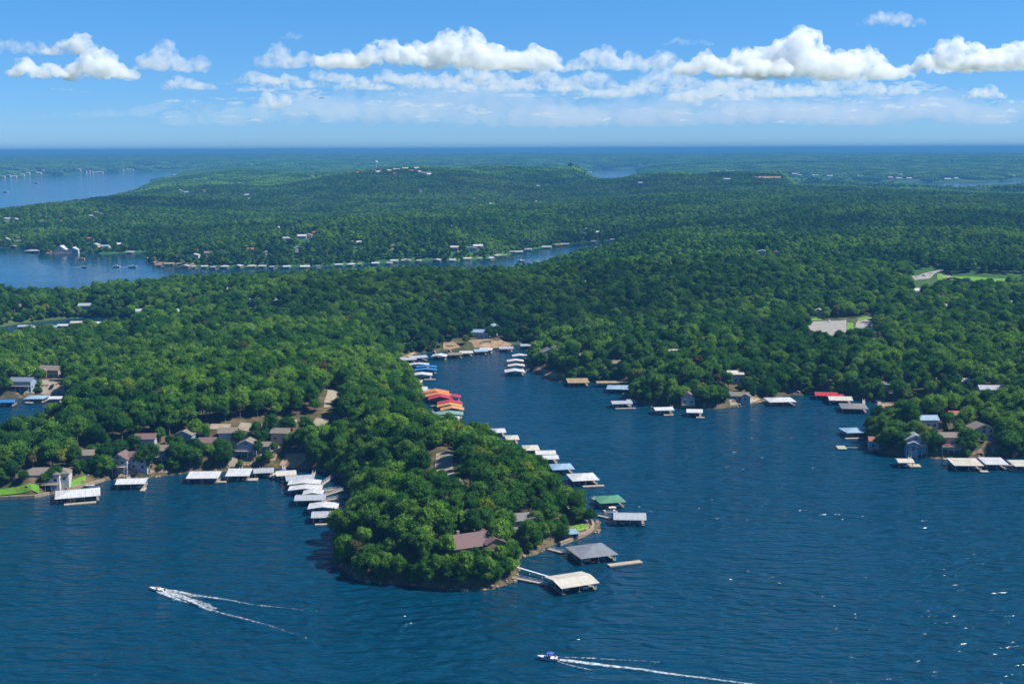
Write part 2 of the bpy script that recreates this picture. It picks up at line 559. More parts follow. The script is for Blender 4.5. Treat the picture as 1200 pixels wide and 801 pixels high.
w1 = wavetex(0.24, 0.40, 1.0, 8, 1.5, 0.5, 0.5)       # long low waves
w2 = wavetex(0.55, 0.5, 1.0, -14, 2.0, 0.5, 0.3)     # chop
w3 = wavetex(0.05, 0.30, 1.0, -22, 2.0, 0.5, 0.4)     # crossing boat swell
hgt = add(add(w1, w2, 2.3, 0.5), w3, 1.0, 2.2)
gust = wavetex(0.006, 0.6, 1.6, 10, 3.0, 0.6, 1.0)
gr = nd(nt, 'ShaderNodeMapRange')
gr.inputs['From Min'].default_value = 0.3
gr.inputs['From Max'].default_value = 0.7
gr.inputs['To Min'].default_value = 0.5
gr.inputs['To Max'].default_value = 1.0
nt.links.new(gust, gr.inputs['Value'])
bp = nd(nt, 'ShaderNodeBump', Distance=1.9)
wl = nd(nt, 'ShaderNodeVectorMath', operation='LENGTH')
nt.links.new(geo.outputs['Position'], wl.inputs[0])
wr_ = nd(nt, 'ShaderNodeMapRange')
wr_.inputs['From Min'].default_value = 750
wr_.inputs['From Max'].default_value = 1700
wr_.inputs['To Min'].default_value = 1.0
wr_.inputs['To Max'].default_value = 0.07
nt.links.new(wl.outputs['Value'], wr_.inputs['Value'])
wm = nd(nt, 'ShaderNodeMath', operation='MULTIPLY')
nt.links.new(gr.outputs[0], wm.inputs[0])
nt.links.new(wr_.outputs[0], wm.inputs[1])
nt.links.new(wm.outputs[0], bp.inputs['Strength'])
wq = nd(nt, 'ShaderNodeMath', operation='MULTIPLY_ADD')
nt.links.new(wr_.outputs[0], wq.inputs[0])
wq.inputs[1].default_value = 0.12
wq.inputs[2].default_value = 0.07
nt.links.new(wq.outputs[0], b.inputs['Roughness'])
nt.links.new(hgt, bp.inputs['Height'])
nt.links.new(bp.outputs[0], b.inputs['Normal'])
nt.links.new(b.outputs[0], out.inputs['Surface'])
S = 62000.0
WATER_MAT = m
g = link(bpy.data.objects.new('lake_water', mesh_np('lake_water', [(-S, -3000, 0), (S, -3000, 0), (S, S, 0), (-S, S, 0)], [(0, 1, 2, 3)], [m])))
tag(g, 'dark blue rippled lake surface reaching into the coves', 'water', kind='structure')

# air -----------------------------------------------------------------------
m, nt, out = new_mat('blue_haze')
vol = nd(nt, 'ShaderNodeVolumePrincipled')
vol.inputs['Color'].default_value = (0.10, 0.33, 0.65, 1)
vol.inputs['Density'].default_value = 9.5e-5
vol.inputs['Anisotropy'].default_value = 0.0
nt.links.new(vol.outputs[0], out.inputs['Volume'])
S = 62500.0
v8 = [(x, y, z) for z in (-5.2, 190.0) for x, y in ((-S, -3500), (S, -3500), (S, S), (-S, S))]
g = link(bpy.data.objects.new('haze', mesh_np('haze', v8, [(3, 2, 1, 0), (4, 5, 6, 7), (0, 1, 5, 4), (1, 2, 6, 5), (2, 3, 7, 6), (3, 0, 4, 7)], [m])))
tag(g, 'thin blue haze over the distant hills', 'haze', kind='stuff')


def ico(sub):
    bm = bmesh.new()
    bmesh.ops.create_icosphere(bm, subdivisions=sub, radius=1.0)
    bm.verts.ensure_lookup_table()
    V = np.array([v.co[:] for v in bm.verts])
    Fc = np.array([[v.index for v in f.verts] for f in bm.faces])
    bm.free()
    return V, Fc




# ------------------------------------------------------------------ clouds: lumpy masses of white droplets 1.2 km up
def cloud_mat(name, dens):
    m, nt, out = new_mat(name)
    v = nd(nt, 'ShaderNodeVolumePrincipled')
    v.inputs['Color'].default_value = (0.965, 0.98, 1.0, 1)
    # ragged inside: dense puffs with thin air between them
    geo = nt.nodes.new('ShaderNodeNewGeometry')
    nz = nd(nt, 'ShaderNodeTexNoise', Scale=0.0055, Detail=6.0, Roughness=0.66)
    nt.links.new(geo.outputs['Position'], nz.inputs['Vector'])
    mr = nd(nt, 'ShaderNodeMapRange')
    mr.inputs['From Min'].default_value = 0.44
    mr.inputs['From Max'].default_value = 0.68
    mr.inputs['To Min'].default_value = dens * 0.02
    mr.inputs['To Max'].default_value = dens * 2.8
    nt.links.new(nz.outputs['Fac'], mr.inputs['Value'])
    nt.links.new(mr.outputs[0], v.inputs['Density'])
    v.inputs['Anisotropy'].default_value = 0.15
    nt.links.new(v.outputs[0], out.inputs['Volume'])
    return m


CI, CF = ico(2)


def cloud_mesh(name, specs, seed, mat, vox=None):
    """specs: (centre x, y, base z, width, depth, height) in metres -> one closed billowing surface"""
    g = np.random.default_rng(seed)
    Vs, Fs, n0 = [], [], 0
    for (cx, cy_, cz, w, d, h) in specs:
        n = int(26 + 26 * min(w / max(h, 1), 4))
        prof = [(g.uniform(-0.42, 0.42), g.uniform(0.45, 1.0)) for _ in range(4)]
        for k in range(n):
            a, q = g.uniform(0, 6.283), g.uniform(0, 1) ** 0.5
            x, y = q * math.cos(a) * 0.5, q * math.sin(a) * 0.5
            top = max(0.38, max(pr * math.exp(-((x - px_) / 0.24) ** 2) for px_, pr in prof)) * (1 - 0.45 * q * q)
            rad = h * g.uniform(0.15, 0.27) * (1.15 - 0.4 * q)
            z = rad * 0.6 + max(top * h - rad * 1.4, 0) * g.uniform(0, 1) ** 0.55
            v = CI * rad * (1, 1, 0.92) + (cx + x * w, cy_ + y * d, cz + z)
            v[:, 2] = np.where(v[:, 2] < cz, cz + (v[:, 2] - cz) * 0.4, v[:, 2])
            Vs.append(v)
            Fs.append(CF + n0)
            n0 += len(v)
            for j in range(5):
                dd = g.normal(size=3)
                dd[2] = abs(dd[2])
                dd /= np.linalg.norm(dd)
                r2_ = rad * g.uniform(0.25, 0.5)
                v = CI * r2_ + np.array((cx + x * w, cy_ + y * d, cz + z)) + dd * rad * 0.9
                Vs.append(v)
                Fs.append(CF + n0)
                n0 += len(v)
    h = max(s_[5] for s_ in specs)
    tmp = bpy.data.objects.new('tmp', mesh_np('tmp', np.concatenate(Vs), np.concatenate(Fs)))
    COL.objects.link(tmp)
    md = tmp.modifiers.new('r', 'REMESH')
    md.mode = 'VOXEL'
    md.voxel_size = vox or h / 26
    dg = bpy.context.evaluated_depsgraph_get()
    me = bpy.data.meshes.new_from_object(tmp.evaluated_get(dg))
    bpy.data.objects.remove(tmp)
    V = np.empty(len(me.vertices) * 3, np.float32)
    me.vertices.foreach_get('co', V)
    V = V.reshape(-1, 3).astype(float)
    N = np.empty(len(me.vertices) * 3, np.float32)
    me.vertices.foreach_get('normal', N)
    N = N.reshape(-1, 3)
    s1, s2 = h / 5, h / 11
    nz = 0.6 * vnoise(V[:, 0] + V[:, 2] * 0.7, V[:, 1] * 0.8 + V[:, 2] * 1.3, s1, seed) + 0.4 * vnoise(V[:, 0] + V[:, 2], V[:, 2] * 1.2 - V[:, 1], s2, seed + 1)
    V += N * (nz * h * 0.035)[:, None]
    me.vertices.foreach_set('co', V.astype(np.float32).ravel())
    me.update()
    me.materials.clear()
    me.materials.append(mat)
    me.name = name
    return me


CM = [cloud_mat('cloud_thick', 0.0050), cloud_mat('cloud_soft', 0.0020), cloud_mat('cloud_thin', 0.0014)]
CBASE = 1300.0


def cloud_spec(u, vb, wpx, hpx, squash=1.0):
    d = ray(u, vb)
    t = (CBASE - CAMZ) / d.z
    x, y = d.x * t, d.y * t
    k = t / F
    return (x, y, CBASE, wpx * k, min(wpx * 0.8, 60) * k * squash, hpx * k * 1.22)


CLOUDS = [
    ([(87, 64, 46, 32), (80, 64, 60, 18)], 0, 'round bright white cloud puff at the upper left of the sky'),
    ([(20, 64, 100, 17), (52, 65, 40, 10)], 1, 'flat greyish cloud streak beside the round puff at the upper left'),
    ([(45, 91, 70, 24), (112, 94, 84, 34), (145, 92, 40, 20)], 0, 'wide white cloud below the round puff over the far left lake'),
    ([(193, 84, 52, 36), (232, 86, 30, 24), (175, 82, 40, 18)], 1, 'small two-lobed cloud between the left puffs and the long central bank'),
    ([(222, 105, 66, 18)], 1, 'low pale cloud under the small two-lobed cloud'),
    ([(323, 127, 36, 24)], 1, 'little peaked cloud low under the left end of the central bank'),
    ([(328, 80, 56, 28), (380, 80, 90, 24)], 1, 'soft left end of the long central cloud bank'),
    ([(450, 78, 110, 34), (400, 80, 70, 24)], 0, 'middle hump of the long central cloud bank'),
    ([(520, 80, 100, 46), (570, 80, 100, 48), (610, 82, 90, 36), (640, 84, 40, 20)], 0, 'tallest white heap of the long central cloud bank'),
    ([(305, 98, 60, 16), (345, 103, 80, 18), (390, 97, 60, 18), (425, 106, 70, 16), (470, 99, 70, 22), (520, 106, 80, 20), (560, 98, 80, 22), (600, 108, 70, 18), (640, 100, 60, 20), (660, 108, 60, 14), (480, 104, 360, 11)], 1, 'long flat cloud layer beneath the central bank'),
    ([(708, 82, 70, 28), (765, 84, 100, 24), (675, 84, 50, 14)], 1, 'low white cloud left of the big right-hand heap'),
    ([(825, 88, 80, 30), (880, 90, 90, 34)], 0, 'bright cloud shoulder joined to the big heap'),
    ([(945, 92, 120, 58), (905, 92, 80, 42), (1005, 94, 90, 36), (1040, 94, 60, 22)], 0, 'biggest bright cumulus heap over the right part of the horizon'),
    ([(1045, 31, 80, 18)], 1, 'lone thin cloud high above the big heap'),
    ([(1125, 82, 56, 46), (1100, 86, 70, 24)], 0, 'steep white cloud left of the frame-filling one at the right end'),
    ([(1185, 82, 100, 46), (1160, 84, 80, 26)], 0, 'cloud at the right end of the sky'),
    ([(690, 104, 70, 20), (730, 114, 90, 24), (780, 104, 90, 24), (830, 118, 100, 24), (870, 106, 90, 24), (930, 114, 110, 26), (985, 106, 80, 22), (1035, 112, 90, 20), (850, 112, 460, 16)], 2, 'grey flat layer under the right-hand clouds'),
    ([(1155, 116, 50, 16)], 1, 'small low cloud at the right under the steep one'),
    ([(807, 54, 60, 10)], 2, 'faint grey wisp above the low white cloud'),
    ([(342, 46, 28, 8)], 2, 'tiny dark wisp above the soft left end of the bank'),
]
for k, (sp, mt, lab) in enumerate(CLOUDS):
    me = cloud_mesh('cloud', [cloud_spec(*s_) for s_ in sp], 900 + k, CM[mt])
    tag(link(bpy.data.objects.new('cloud', me)), lab, 'cloud', 'cumulus clouds')
g_ = np.random.default_rng(3)
sp = []
for k in range(150):
    u = g_.uniform(-30, 1230) if k % 3 == 0 else g_.uniform(260, 1080)
    vb = g_.uniform(98, 146)
    w = g_.uniform(16, 80) * (1.2 - (vb - 98) / 70)
    sp.append(cloud_spec(u, vb, w, g_.uniform(3.5, 9) * (1.15 - (vb - 98) / 90)))
me = cloud_mesh('cloud_layer', sp, 990, CM[2], 55)
tag(link(bpy.data.objects.new('distant_clouds', me)), 'scattered faint low cloud scraps near the horizon', 'clouds', kind='stuff')
vm, nt, out = new_mat('thin_veil')
v = nd(nt, 'ShaderNodeVolumePrincipled')
v.inputs['Color'].default_value = (0.97, 0.985, 1.0, 1)
v.inputs['Density'].default_value = 0.00015
nt.links.new(v.outputs[0], out.inputs['Volume'])
me = cloud_mesh('cloud_veil', [cloud_spec(u_, vb_, w_, h_) for u_, vb_, w_, h_ in ((200, 138, 300, 22), (380, 146, 380, 44), (560, 148, 460, 54), (780, 148, 480, 56), (980, 146, 420, 54), (1150, 146, 300, 44), (640, 120, 560, 30), (900, 118, 360, 24))], 991, vm, 110)
tag(link(bpy.data.objects.new('distant_haze_cloud', me)), 'milky veil of thin cloud low over the middle of the horizon', 'clouds', kind='stuff')
# fair-weather clouds overhead whose shadows lie on the middle hills
def overhead(u, v, w, d, h, k):
    gx, gy, gz = on_ground(u, v)
    t = (CBASE - gz) / sdir.z
    me = cloud_mesh('cloud', [(gx + sdir.x * t, gy + sdir.y * t, CBASE, w, d, h)], k, CM[0])
    return link(bpy.data.objects.new('cloud', me))


tag(overhead(120, 243, 900, 420, 260, 1201), 'cloud drifting over the far left hills and shading them', 'cloud', 'cumulus clouds')
tag(overhead(60, 281, 1000, 260, 200, 1202), 'cloud drifting over the left lake shore and shading it', 'cloud', 'cumulus clouds')
tag(overhead(650, 352, 420, 330, 200, 1204), 'cloud drifting over the woods behind the narrow cove and shading them', 'cloud', 'cumulus clouds')
tag(overhead(1010, 262, 900, 300, 220, 1205), 'cloud drifting over the right-hand far woods and shading them', 'cloud', 'cumulus clouds')
tag(overhead(740, 216, 1500, 900, 260, 1203), 'cloud drifting over the far central hills and shading them', 'cloud', 'cumulus clouds')


# ------------------------------------------------------------------ trees
ICO1, ICO2 = ico(1), ico(2)


def crown_mesh(name, seed, rad, height, base, nl, nq, qs, mat, cone=False):
    """broad crown: lumpy inner masses plus many leaf clumps over and between them"""
    g = np.random.default_rng(seed)
    cz = base + (height - base) * 0.5
    vr = (height - base) * 0.5
    lob = []
    for k in range(nl):
        th = g.uniform(0, 6.283)
        if cone:
            t = (k + 0.5) / nl
            rr_ = rad * (1 - t) * 0.75
            lob.append((rr_ * math.cos(th) * 0.5, rr_ * math.sin(th) * 0.5, base + (height - base) * (0.12 + 0.8 * t), max(rad * (1.05 - t) * 0.62, 0.5)))
        else:
            ph = math.acos(g.uniform(-0.55, 1.0))
            q = g.uniform(0.45, 0.78)
            lr = rad * g.uniform(0.22, 0.42)
            lob.append((rad * q * math.sin(ph) * math.cos(th), rad * q * math.sin(ph) * math.sin(th), cz + vr * 0.72 * math.cos(ph) * g.uniform(0.8, 1.05), lr))
    if not cone:
        lob.append((0, 0, cz, rad * 0.6))
    lob = np.array(lob)
    Vs, Fs, n0 = [], [], 0
    iv, if_ = ICO1
    for (x, y, z, lr) in lob:
        v = iv * lr * 0.74 * (1 + g.uniform(-0.16, 0.16, (len(iv), 1)))
        v[:, 2] *= 0.85
        Vs.append(v + (x, y, z))
        f = np.concatenate([if_, if_[:, 2:3]], 1)
        Fs.append(if_ + n0)
        n0 += len(v)
    triV, triF = np.concatenate(Vs), np.concatenate(Fs)
    w = lob[:, 3] ** 2
    pick = g.choice(len(lob), nq, p=w / w.sum())
    d = g.normal(size=(nq, 3))
    d[:, 2] = d[:, 2] * 0.9 + 0.35
    d /= np.linalg.norm(d, axis=1, keepdims=True)
    c = lob[pick, :3] + d * (lob[pick, 3:4] * (0.76 + 0.62 * g.uniform(0, 1, (nq, 1)) ** 1.9)) * (1, 1, 0.88)
    nrm = d + g.normal(size=(nq, 3)) * 0.55
    nrm /= np.linalg.norm(nrm, axis=1, keepdims=True)
    t = np.cross(nrm, g.normal(size=(nq, 3)))
    t /= np.linalg.norm(t, axis=1, keepdims=True)
    bt = np.cross(nrm, t)
    s = g.uniform(0.6, 1.25, (nq, 1)) * qs * 0.5
    bend = nrm * s * 0.35
    qv = np.stack([c - t * s, c - bt * s * 0.8 + bend, c + t * s, c + bt * s * 0.9 + bend * 0.6], 1).reshape(-1, 3)
    qf = np.arange(nq * 4).reshape(-1, 4)
    # quads as two tris so that everything is one face size
    qt = np.concatenate([qf[:, [0, 1, 2]], qf[:, [0, 2, 3]]], 0)
    V = np.concatenate([triV, qv])
    if not cone:
        V = V * (g.uniform(0.85, 1.15), g.uniform(0.85, 1.15), 1)
        V[:, 0] += V[:, 2] * g.uniform(-.06, .06)
    Fx = np.concatenate([triF, qt + len(triV)])
    return mesh_np(name, V, Fx, [mat])


def tube(V, Fs, p0, p1, r0, r1, n=6):
    p0, p1 = Vector(p0), Vector(p1)
    ax = (p1 - p0).normalized()
    s = ax.orthogonal().normalized()
    t = ax.cross(s)
    b = len(V)
    for p, r_ in ((p0, r0), (p1, r1)):
        for k in range(n):
            a = 6.2832 * k / n
            V.append(tuple(p + (s * math.cos(a) + t * math.sin(a)) * r_))
    for k in range(n):
        k2 = (k + 1) % n
        Fs.append((b + k, b + k2, b + n + k2))
        Fs.append((b + k, b + n + k2, b + n + k))


def trunk_mesh(name, seed, height, rad):
    g = random.Random(seed)
    V, Fs = [], []
    top = height * 0.62
    tube(V, Fs, (0, 0, -1.0), (0, 0, 0.6), 0.48, 0.34)
    tube(V, Fs, (0, 0, 0.6), (g.uniform(-.3, .3), g.uniform(-.3, .3), top), 0.34, 0.16)
    for k in range(5):
        a = g.uniform(0, 6.28)
        z0 = height * g.uniform(0.22, 0.42)
        q = rad * g.uniform(0.5, 0.75)
        tube(V, Fs, (0, 0, z0), (q * math.cos(a), q * math.sin(a), z0 + height * g.uniform(0.15, 0.3)), 0.17, 0.06, 5)
    return mesh_np(name, V, Fs, [BARK])


PROTO = []     # (crown mesh, trunk mesh, height, radius, kind)
for k in range(9):
    g_ = random.Random(50 + k)
    h = g_.uniform(12.0, 16.5)
    rad = g_.uniform(4.6, 6.2)
    PROTO.append((crown_mesh('crown', 100 + k, rad, h, h * 0.16, 24, 3800, 0.62, LEAF), trunk_mesh('trunk', k, h, rad), h, rad, 'oak'))
PROTO.append((crown_mesh('crown', 120, 5.0, 12.5, 2.0, 14, 2400, 0.72, LEAF_YEL), PROTO[0][1], 12.5, 5.0, 'yellow'))
PROTO.append((crown_mesh('crown', 121, 2.4, 11.0, 1.0, 9, 1500, 0.55, LEAF_DARK, True), trunk_mesh('trunk', 77, 10, 1.5), 11.0, 2.4, 'cedar'))
PROTO.append((crown_mesh('crown', 122, 4.2, 12.0, 3.0, 12, 1500, 0.62, LEAF_BROWN), PROTO[1][1], 12.0, 4.2, 'brown'))

far_col = bpy.data.collections.new('forest_trees')     # sources of the one 'forest' object, never drawn by themselves
src = []


def joined(name, meshes):
    """one mesh out of several, material slots kept"""
    Vs, Fs, mi, mats, n0 = [], [], [], [], 0
    for me in meshes:
        V = np.empty(len(me.vertices) * 3, np.float32)
        me.vertices.foreach_get('co', V)
        Fx = np.empty(len(me.polygons) * 3, np.int32)
        me.loops.foreach_get('vertex_index', Fx)
        mt = me.materials[0]
        if mt not in mats:
            mats.append(mt)
        Vs.append(V.reshape(-1, 3))
        Fs.append(Fx.reshape(-1, 3) + n0)
        mi.append(np.full(len(me.polygons), mats.index(mt)))
        n0 += len(me.vertices)
    return mesh_np(name, np.concatenate(Vs), np.concatenate(Fs), mats, False, np.concatenate(mi))


def add_src(me):
    o = bpy.data.objects.new('src%03d' % len(src), me)
    far_col.objects.link(o)
    src.append(o)
    return len(src) - 1


NEAR_I = [add_src(joined('near_tree', [p[0], p[1]])) for p in PROTO]
MIDS = []
for k in range(8):
    g_ = random.Random(150 + k)
    h, rad = g_.uniform(10, 16.0), g_.uniform(4.0, 5.8)
    MIDS.append(add_src(crown_mesh('mid_crown', 300 + k, rad, h, h * 0.15, 13, 520, 1.25, LEAF)))
MIDS.append(add_src(crown_mesh('mid_crown', 330, 5, 12.5, 2, 9, 350, 1.4, LEAF_YEL)))


def patch_mesh(seed, size, spacing, nq, qs):
    g = np.random.default_rng(seed)
    n = int(size / spacing)
    Vs, Fs, n0 = [], [], 0
    iv, if_ = ICO1
    for i in range(n):
        for j in range(n):
            x = (i + 0.5 + g.uniform(-.4, .4)) * spacing - size / 2
            y = (j + 0.5 + g.uniform(-.4, .4)) * spacing - size / 2
            rad = spacing * g.uniform(0.45, 0.75)
            h = g.uniform(8.0, 17.5)
            v = iv * (1 + g.uniform(-.22, .22, (len(iv), 1))) * (rad, rad, rad * 0.9) + (x, y, h - rad * 0.8)
            Vs.append(v)
            Fs.append(if_ + n0)
            n0 += len(v)
            d = g.normal(size=(nq, 3))
            d[:, 2] = np.abs(d[:, 2])
            d /= np.linalg.norm(d, axis=1, keepdims=True)
            c = np.array([x, y, h - rad * 0.8]) + d * rad * g.uniform(0.9, 1.15, (nq, 1))
            t = np.cross(d + g.normal(size=(nq, 3)) * .5, g.normal(size=(nq, 3)))
            t /= np.linalg.norm(t, axis=1, keepdims=True)
            bt = np.cross(d, t)
            s = qs * 0.5
            Vs.append(np.stack([c - t * s, c - bt * s, c + t * s, c + bt * s], 1).reshape(-1, 3))
            q = np.arange(nq * 4).reshape(-1, 4) + n0
            Fs.append(np.concatenate([q[:, [0, 1, 2]], q[:, [0, 2, 3]]]))
            n0 += nq * 4
    return mesh_np('forest_patch', np.concatenate(Vs), np.concatenate(Fs), [LEAF])


PATCH = [add_src(patch_mesh(500 + k, 66, 8.2, 8, 2.6)) for k in range(6)]


# ------------------------------------------------------------------ building kit
DISCS, STRIPS, POLYS = [], [], []
LANDMARKS = []      # (x, y, short description) used to tell the trees apart


class MB:
    def __init__(s):
        s.V, s.F, s.M = [], [], []
        s.mi = 0

    def face(s, *pts):
        b = len(s.V)
        s.V += [tuple(p) for p in pts]
        s.F.append(tuple(range(b, b + len(pts))))
        s.M.append(s.mi)

    def box(s, x0, x1, y0, y1, z0, z1):
        b = len(s.V)
        s.V += [(x, y, z) for z in (z0, z1) for x, y in ((x0, y0), (x1, y0), (x1, y1), (x0, y1))]
        for f in ((3, 2, 1, 0), (4, 5, 6, 7), (0, 1, 5, 4), (1, 2, 6, 5), (2, 3, 7, 6), (3, 0, 4, 7)):
            s.F.append(tuple(b + i for i in f))
            s.M.append(s.mi)

    def bar(s, p0, p1, r, n=6, r1=None):
        Vx, Fx = [], []
        tube(Vx, Fx, p0, p1, r, r if r1 is None else r1, n)
        b = len(s.V)
        s.V += Vx
        for f in Fx:
            s.F.append(tuple(b + i for i in f))
            s.M.append(s.mi)

    def solid(s, top, th):
        """closed sheet: list of top faces (point lists) thickened downward"""
        for f in top:
            lo = [(x, y, z - th) for x, y, z in f]
            s.face(*f)
            s.face(*lo[::-1])
            for i in range(len(f)):
                j = (i + 1) % len(f)
                s.face(f[i], lo[i], lo[j], f[j])

    def build(s, name, mat, parent=None):
        me = bpy.data.meshes.new(name)
        me.from_pydata(s.V, [], s.F)
        for m_ in (mat if isinstance(mat, (list, tuple)) else [mat]):
            me.materials.append(m_)
        me.polygons.foreach_set('material_index', s.M)
        me.update()
        o = bpy.data.objects.new(name, me)
        return link(o, parent)


def empty(name, x, y, z, rot=0.0):
    o = link(bpy.data.objects.new(name, None))
    o.location = (x, y, z)
    o.rotation_euler = (0, 0, rot)
    o.empty_display_size = 1
    return o


def roof_faces(kind, w, d, z, rise, ov=0.5):
    """outline w x d (x, y) centred on 0, eaves at z"""
    a, b = w / 2 + ov, d / 2 + ov
    if kind == 'gx':      # ridge runs across the view
        return [[(-a, -b, z), (a, -b, z), (a, 0, z + rise), (-a, 0, z + rise)], [(-a, 0, z + rise), (a, 0, z + rise), (a, b, z), (-a, b, z)]]
    if kind == 'gy':
        return [[(-a, -b, z), (0, -b, z + rise), (0, b, z + rise), (-a, b, z)], [(0, -b, z + rise), (a, -b, z), (a, b, z), (0, b, z + rise)]]
    if kind == 'hip':
        if w >= d:
            r_ = a - b * 0.92
            return [[(-a, -b, z), (a, -b, z), (r_, 0, z + rise), (-r_, 0, z + rise)], [(a, b, z), (-a, b, z), (-r_, 0, z + rise), (r_, 0, z + rise)],
                    [(a, -b, z), (a, b, z), (r_, 0, z + rise)], [(-a, b, z), (-a, -b, z), (-r_, 0, z + rise)]]
        r_ = b - a * 0.92
        return [[(a, -b, z), (a, b, z), (0, r_, z + rise), (0, -r_, z + rise)], [(-a, b, z), (-a, -b, z), (0, -r_, z + rise), (0, r_, z + rise)],
                [(-a, -b, z), (a, -b, z), (0, -r_, z + rise)], [(a, b, z), (-a, b, z), (0, r_, z + rise)]]
    return [[(-a, -b, z), (a, -b, z), (a, b, z + rise), (-a, b, z + rise)]]


WHITE = ribbed('white_metal_roof', (0.52, 0.52, 0.51))
ROOFS = {
    'white': WHITE, 'cream': ribbed('cream_metal_roof', (0.52, 0.48, 0.39)), 'grey': ribbed('grey_metal_roof', (0.19, 0.20, 0.215)), 'light': ribbed('galvanised_roof', (0.34, 0.36, 0.38)),
    'shingle': paint('grey_shingles', (0.15, 0.145, 0.14), 0.85, 2.5), 'tan': ribbed('tan_metal_roof', (0.36, 0.26, 0.14)), 'green': ribbed('green_metal_roof', (0.09, 0.24, 0.13)),
    'red': ribbed('red_metal_roof', (0.42, 0.03, 0.035)), 'orange': ribbed('orange_metal_roof', (0.56, 0.20, 0.045)), 'yellow': ribbed('amber_metal_roof', (0.56, 0.27, 0.06)),
    'blue': ribbed('blue_metal_roof', (0.03, 0.17, 0.40)), 'sky': ribbed('pale_blue_roof', (0.26, 0.37, 0.46)), 'mauve': paint('brown_mauve_shingles', (0.14, 0.085, 0.08), 0.85, 2.0),
    'brown': paint('brown_shingles', (0.15, 0.10, 0.08), 0.85, 2.0), 'taupe': paint('taupe_shingles', (0.17, 0.14, 0.11), 0.85, 2.0), 'slate': paint('slate_blue_shingles', (0.14, 0.17, 0.22), 0.85, 2.0),
    'rust': paint('rust_red_shingles', (0.30, 0.095, 0.06), 0.8, 2.0), 'sage': ribbed('sage_metal_roof', (0.19, 0.30, 0.23))}
WALLS = {'beige': paint('beige_siding', (0.38, 0.31, 0.22), 0.8), 'white': paint('white_siding', (0.46, 0.45, 0.42), 0.7), 'blue': paint('blue_grey_siding', (0.22, 0.30, 0.38), 0.8),
         'grey': paint('grey_siding', (0.38, 0.38, 0.37), 0.8), 'brown': paint('brown_siding', (0.22, 0.14, 0.09), 0.8), 'tan': paint('tan_siding', (0.46, 0.36, 0.24), 0.8)}
PLANK = paint('weathered_deck_boards', (0.24, 0.19, 0.135), 0.85, 1.2, 0.3)
PLANK_L = paint('pale_deck_boards', (0.36, 0.30, 0.22), 0.85, 1.2, 0.25)
STEEL = paint('galvanised_steel', (0.42, 0.44, 0.45), 0.5)
POSTM = paint('white_steel_posts', (0.62, 0.64, 0.66), 0.5)
GLASS = paint('window_glass', (0.03, 0.045, 0.06), 0.08)
TRIM = paint('white_trim', (0.55, 0.55, 0.54), 0.5)
HULLW = paint('white_gelcoat', (0.6, 0.6, 0.59), 0.25, 1.0, 0.05)
HULLB = paint('blue_gelcoat', (0.03, 0.07, 0.28), 0.25, 1.0, 0.05)
HULLR = paint('red_gelcoat', (0.45, 0.03, 0.03), 0.25, 1.0, 0.05)
CANVAS = paint('blue_canvas', (0.03, 0.08, 0.40), 0.8)
VINYL = paint('beige_vinyl', (0.60, 0.53, 0.42), 0.6)
BLACK = paint('black_plastic', (0.02, 0.02, 0.022), 0.4)
STONE = paint('shore_limestone', (0.27, 0.20, 0.135), 0.9, 0.8, 0.3)
CONC = paint('concrete', (0.42, 0.39, 0.33), 0.85, 0.4, 0.2)


# ------------------------------------------------------------------ boats
def hull_mb(L, B, H, mi=0):
    """lofted hull with a raked pointed bow (bow at -x)"""
    m_ = MB()
    m_.mi = mi
    st = [(-0.5, 0.02, 0.95, 1.12), (-0.42, 0.42, 0.45, 1.08), (-0.28, 0.76, 0.15, 1.02), (-0.05, 0.97, 0.02, 0.97), (0.25, 1.0, 0.0, 0.94), (0.5, 0.93, 0.0, 0.92)]
    rows = []
    for t, wd, zk, zs_ in st:
        x, b_ = t * L, wd * B / 2
        rows.append([(x, -b_, zs_ * H), (x, -b_ * 0.86, H * (zk + 0.3 * (zs_ - zk))), (x, 0, zk * H), (x, b_ * 0.86, H * (zk + 0.3 * (zs_ - zk))), (x, b_, zs_ * H)])
    for r0_, r1_ in zip(rows, rows[1:]):
        for i in range(4):
            m_.face(r0_[i], r0_[i + 1], r1_[i + 1], r1_[i])
        m_.face((r0_[0][0], r0_[0][1] * 0.92, r0_[0][2] - 0.12), (r1_[0][0], r1_[0][1] * 0.92, r1_[0][2] - 0.12), (r1_[4][0], r1_[4][1] * 0.92, r1_[4][2] - 0.12), (r0_[4][0], r0_[4][1] * 0.92, r0_[4][2] - 0.12))
    m_.face(*rows[-1][::-1])
    return m_


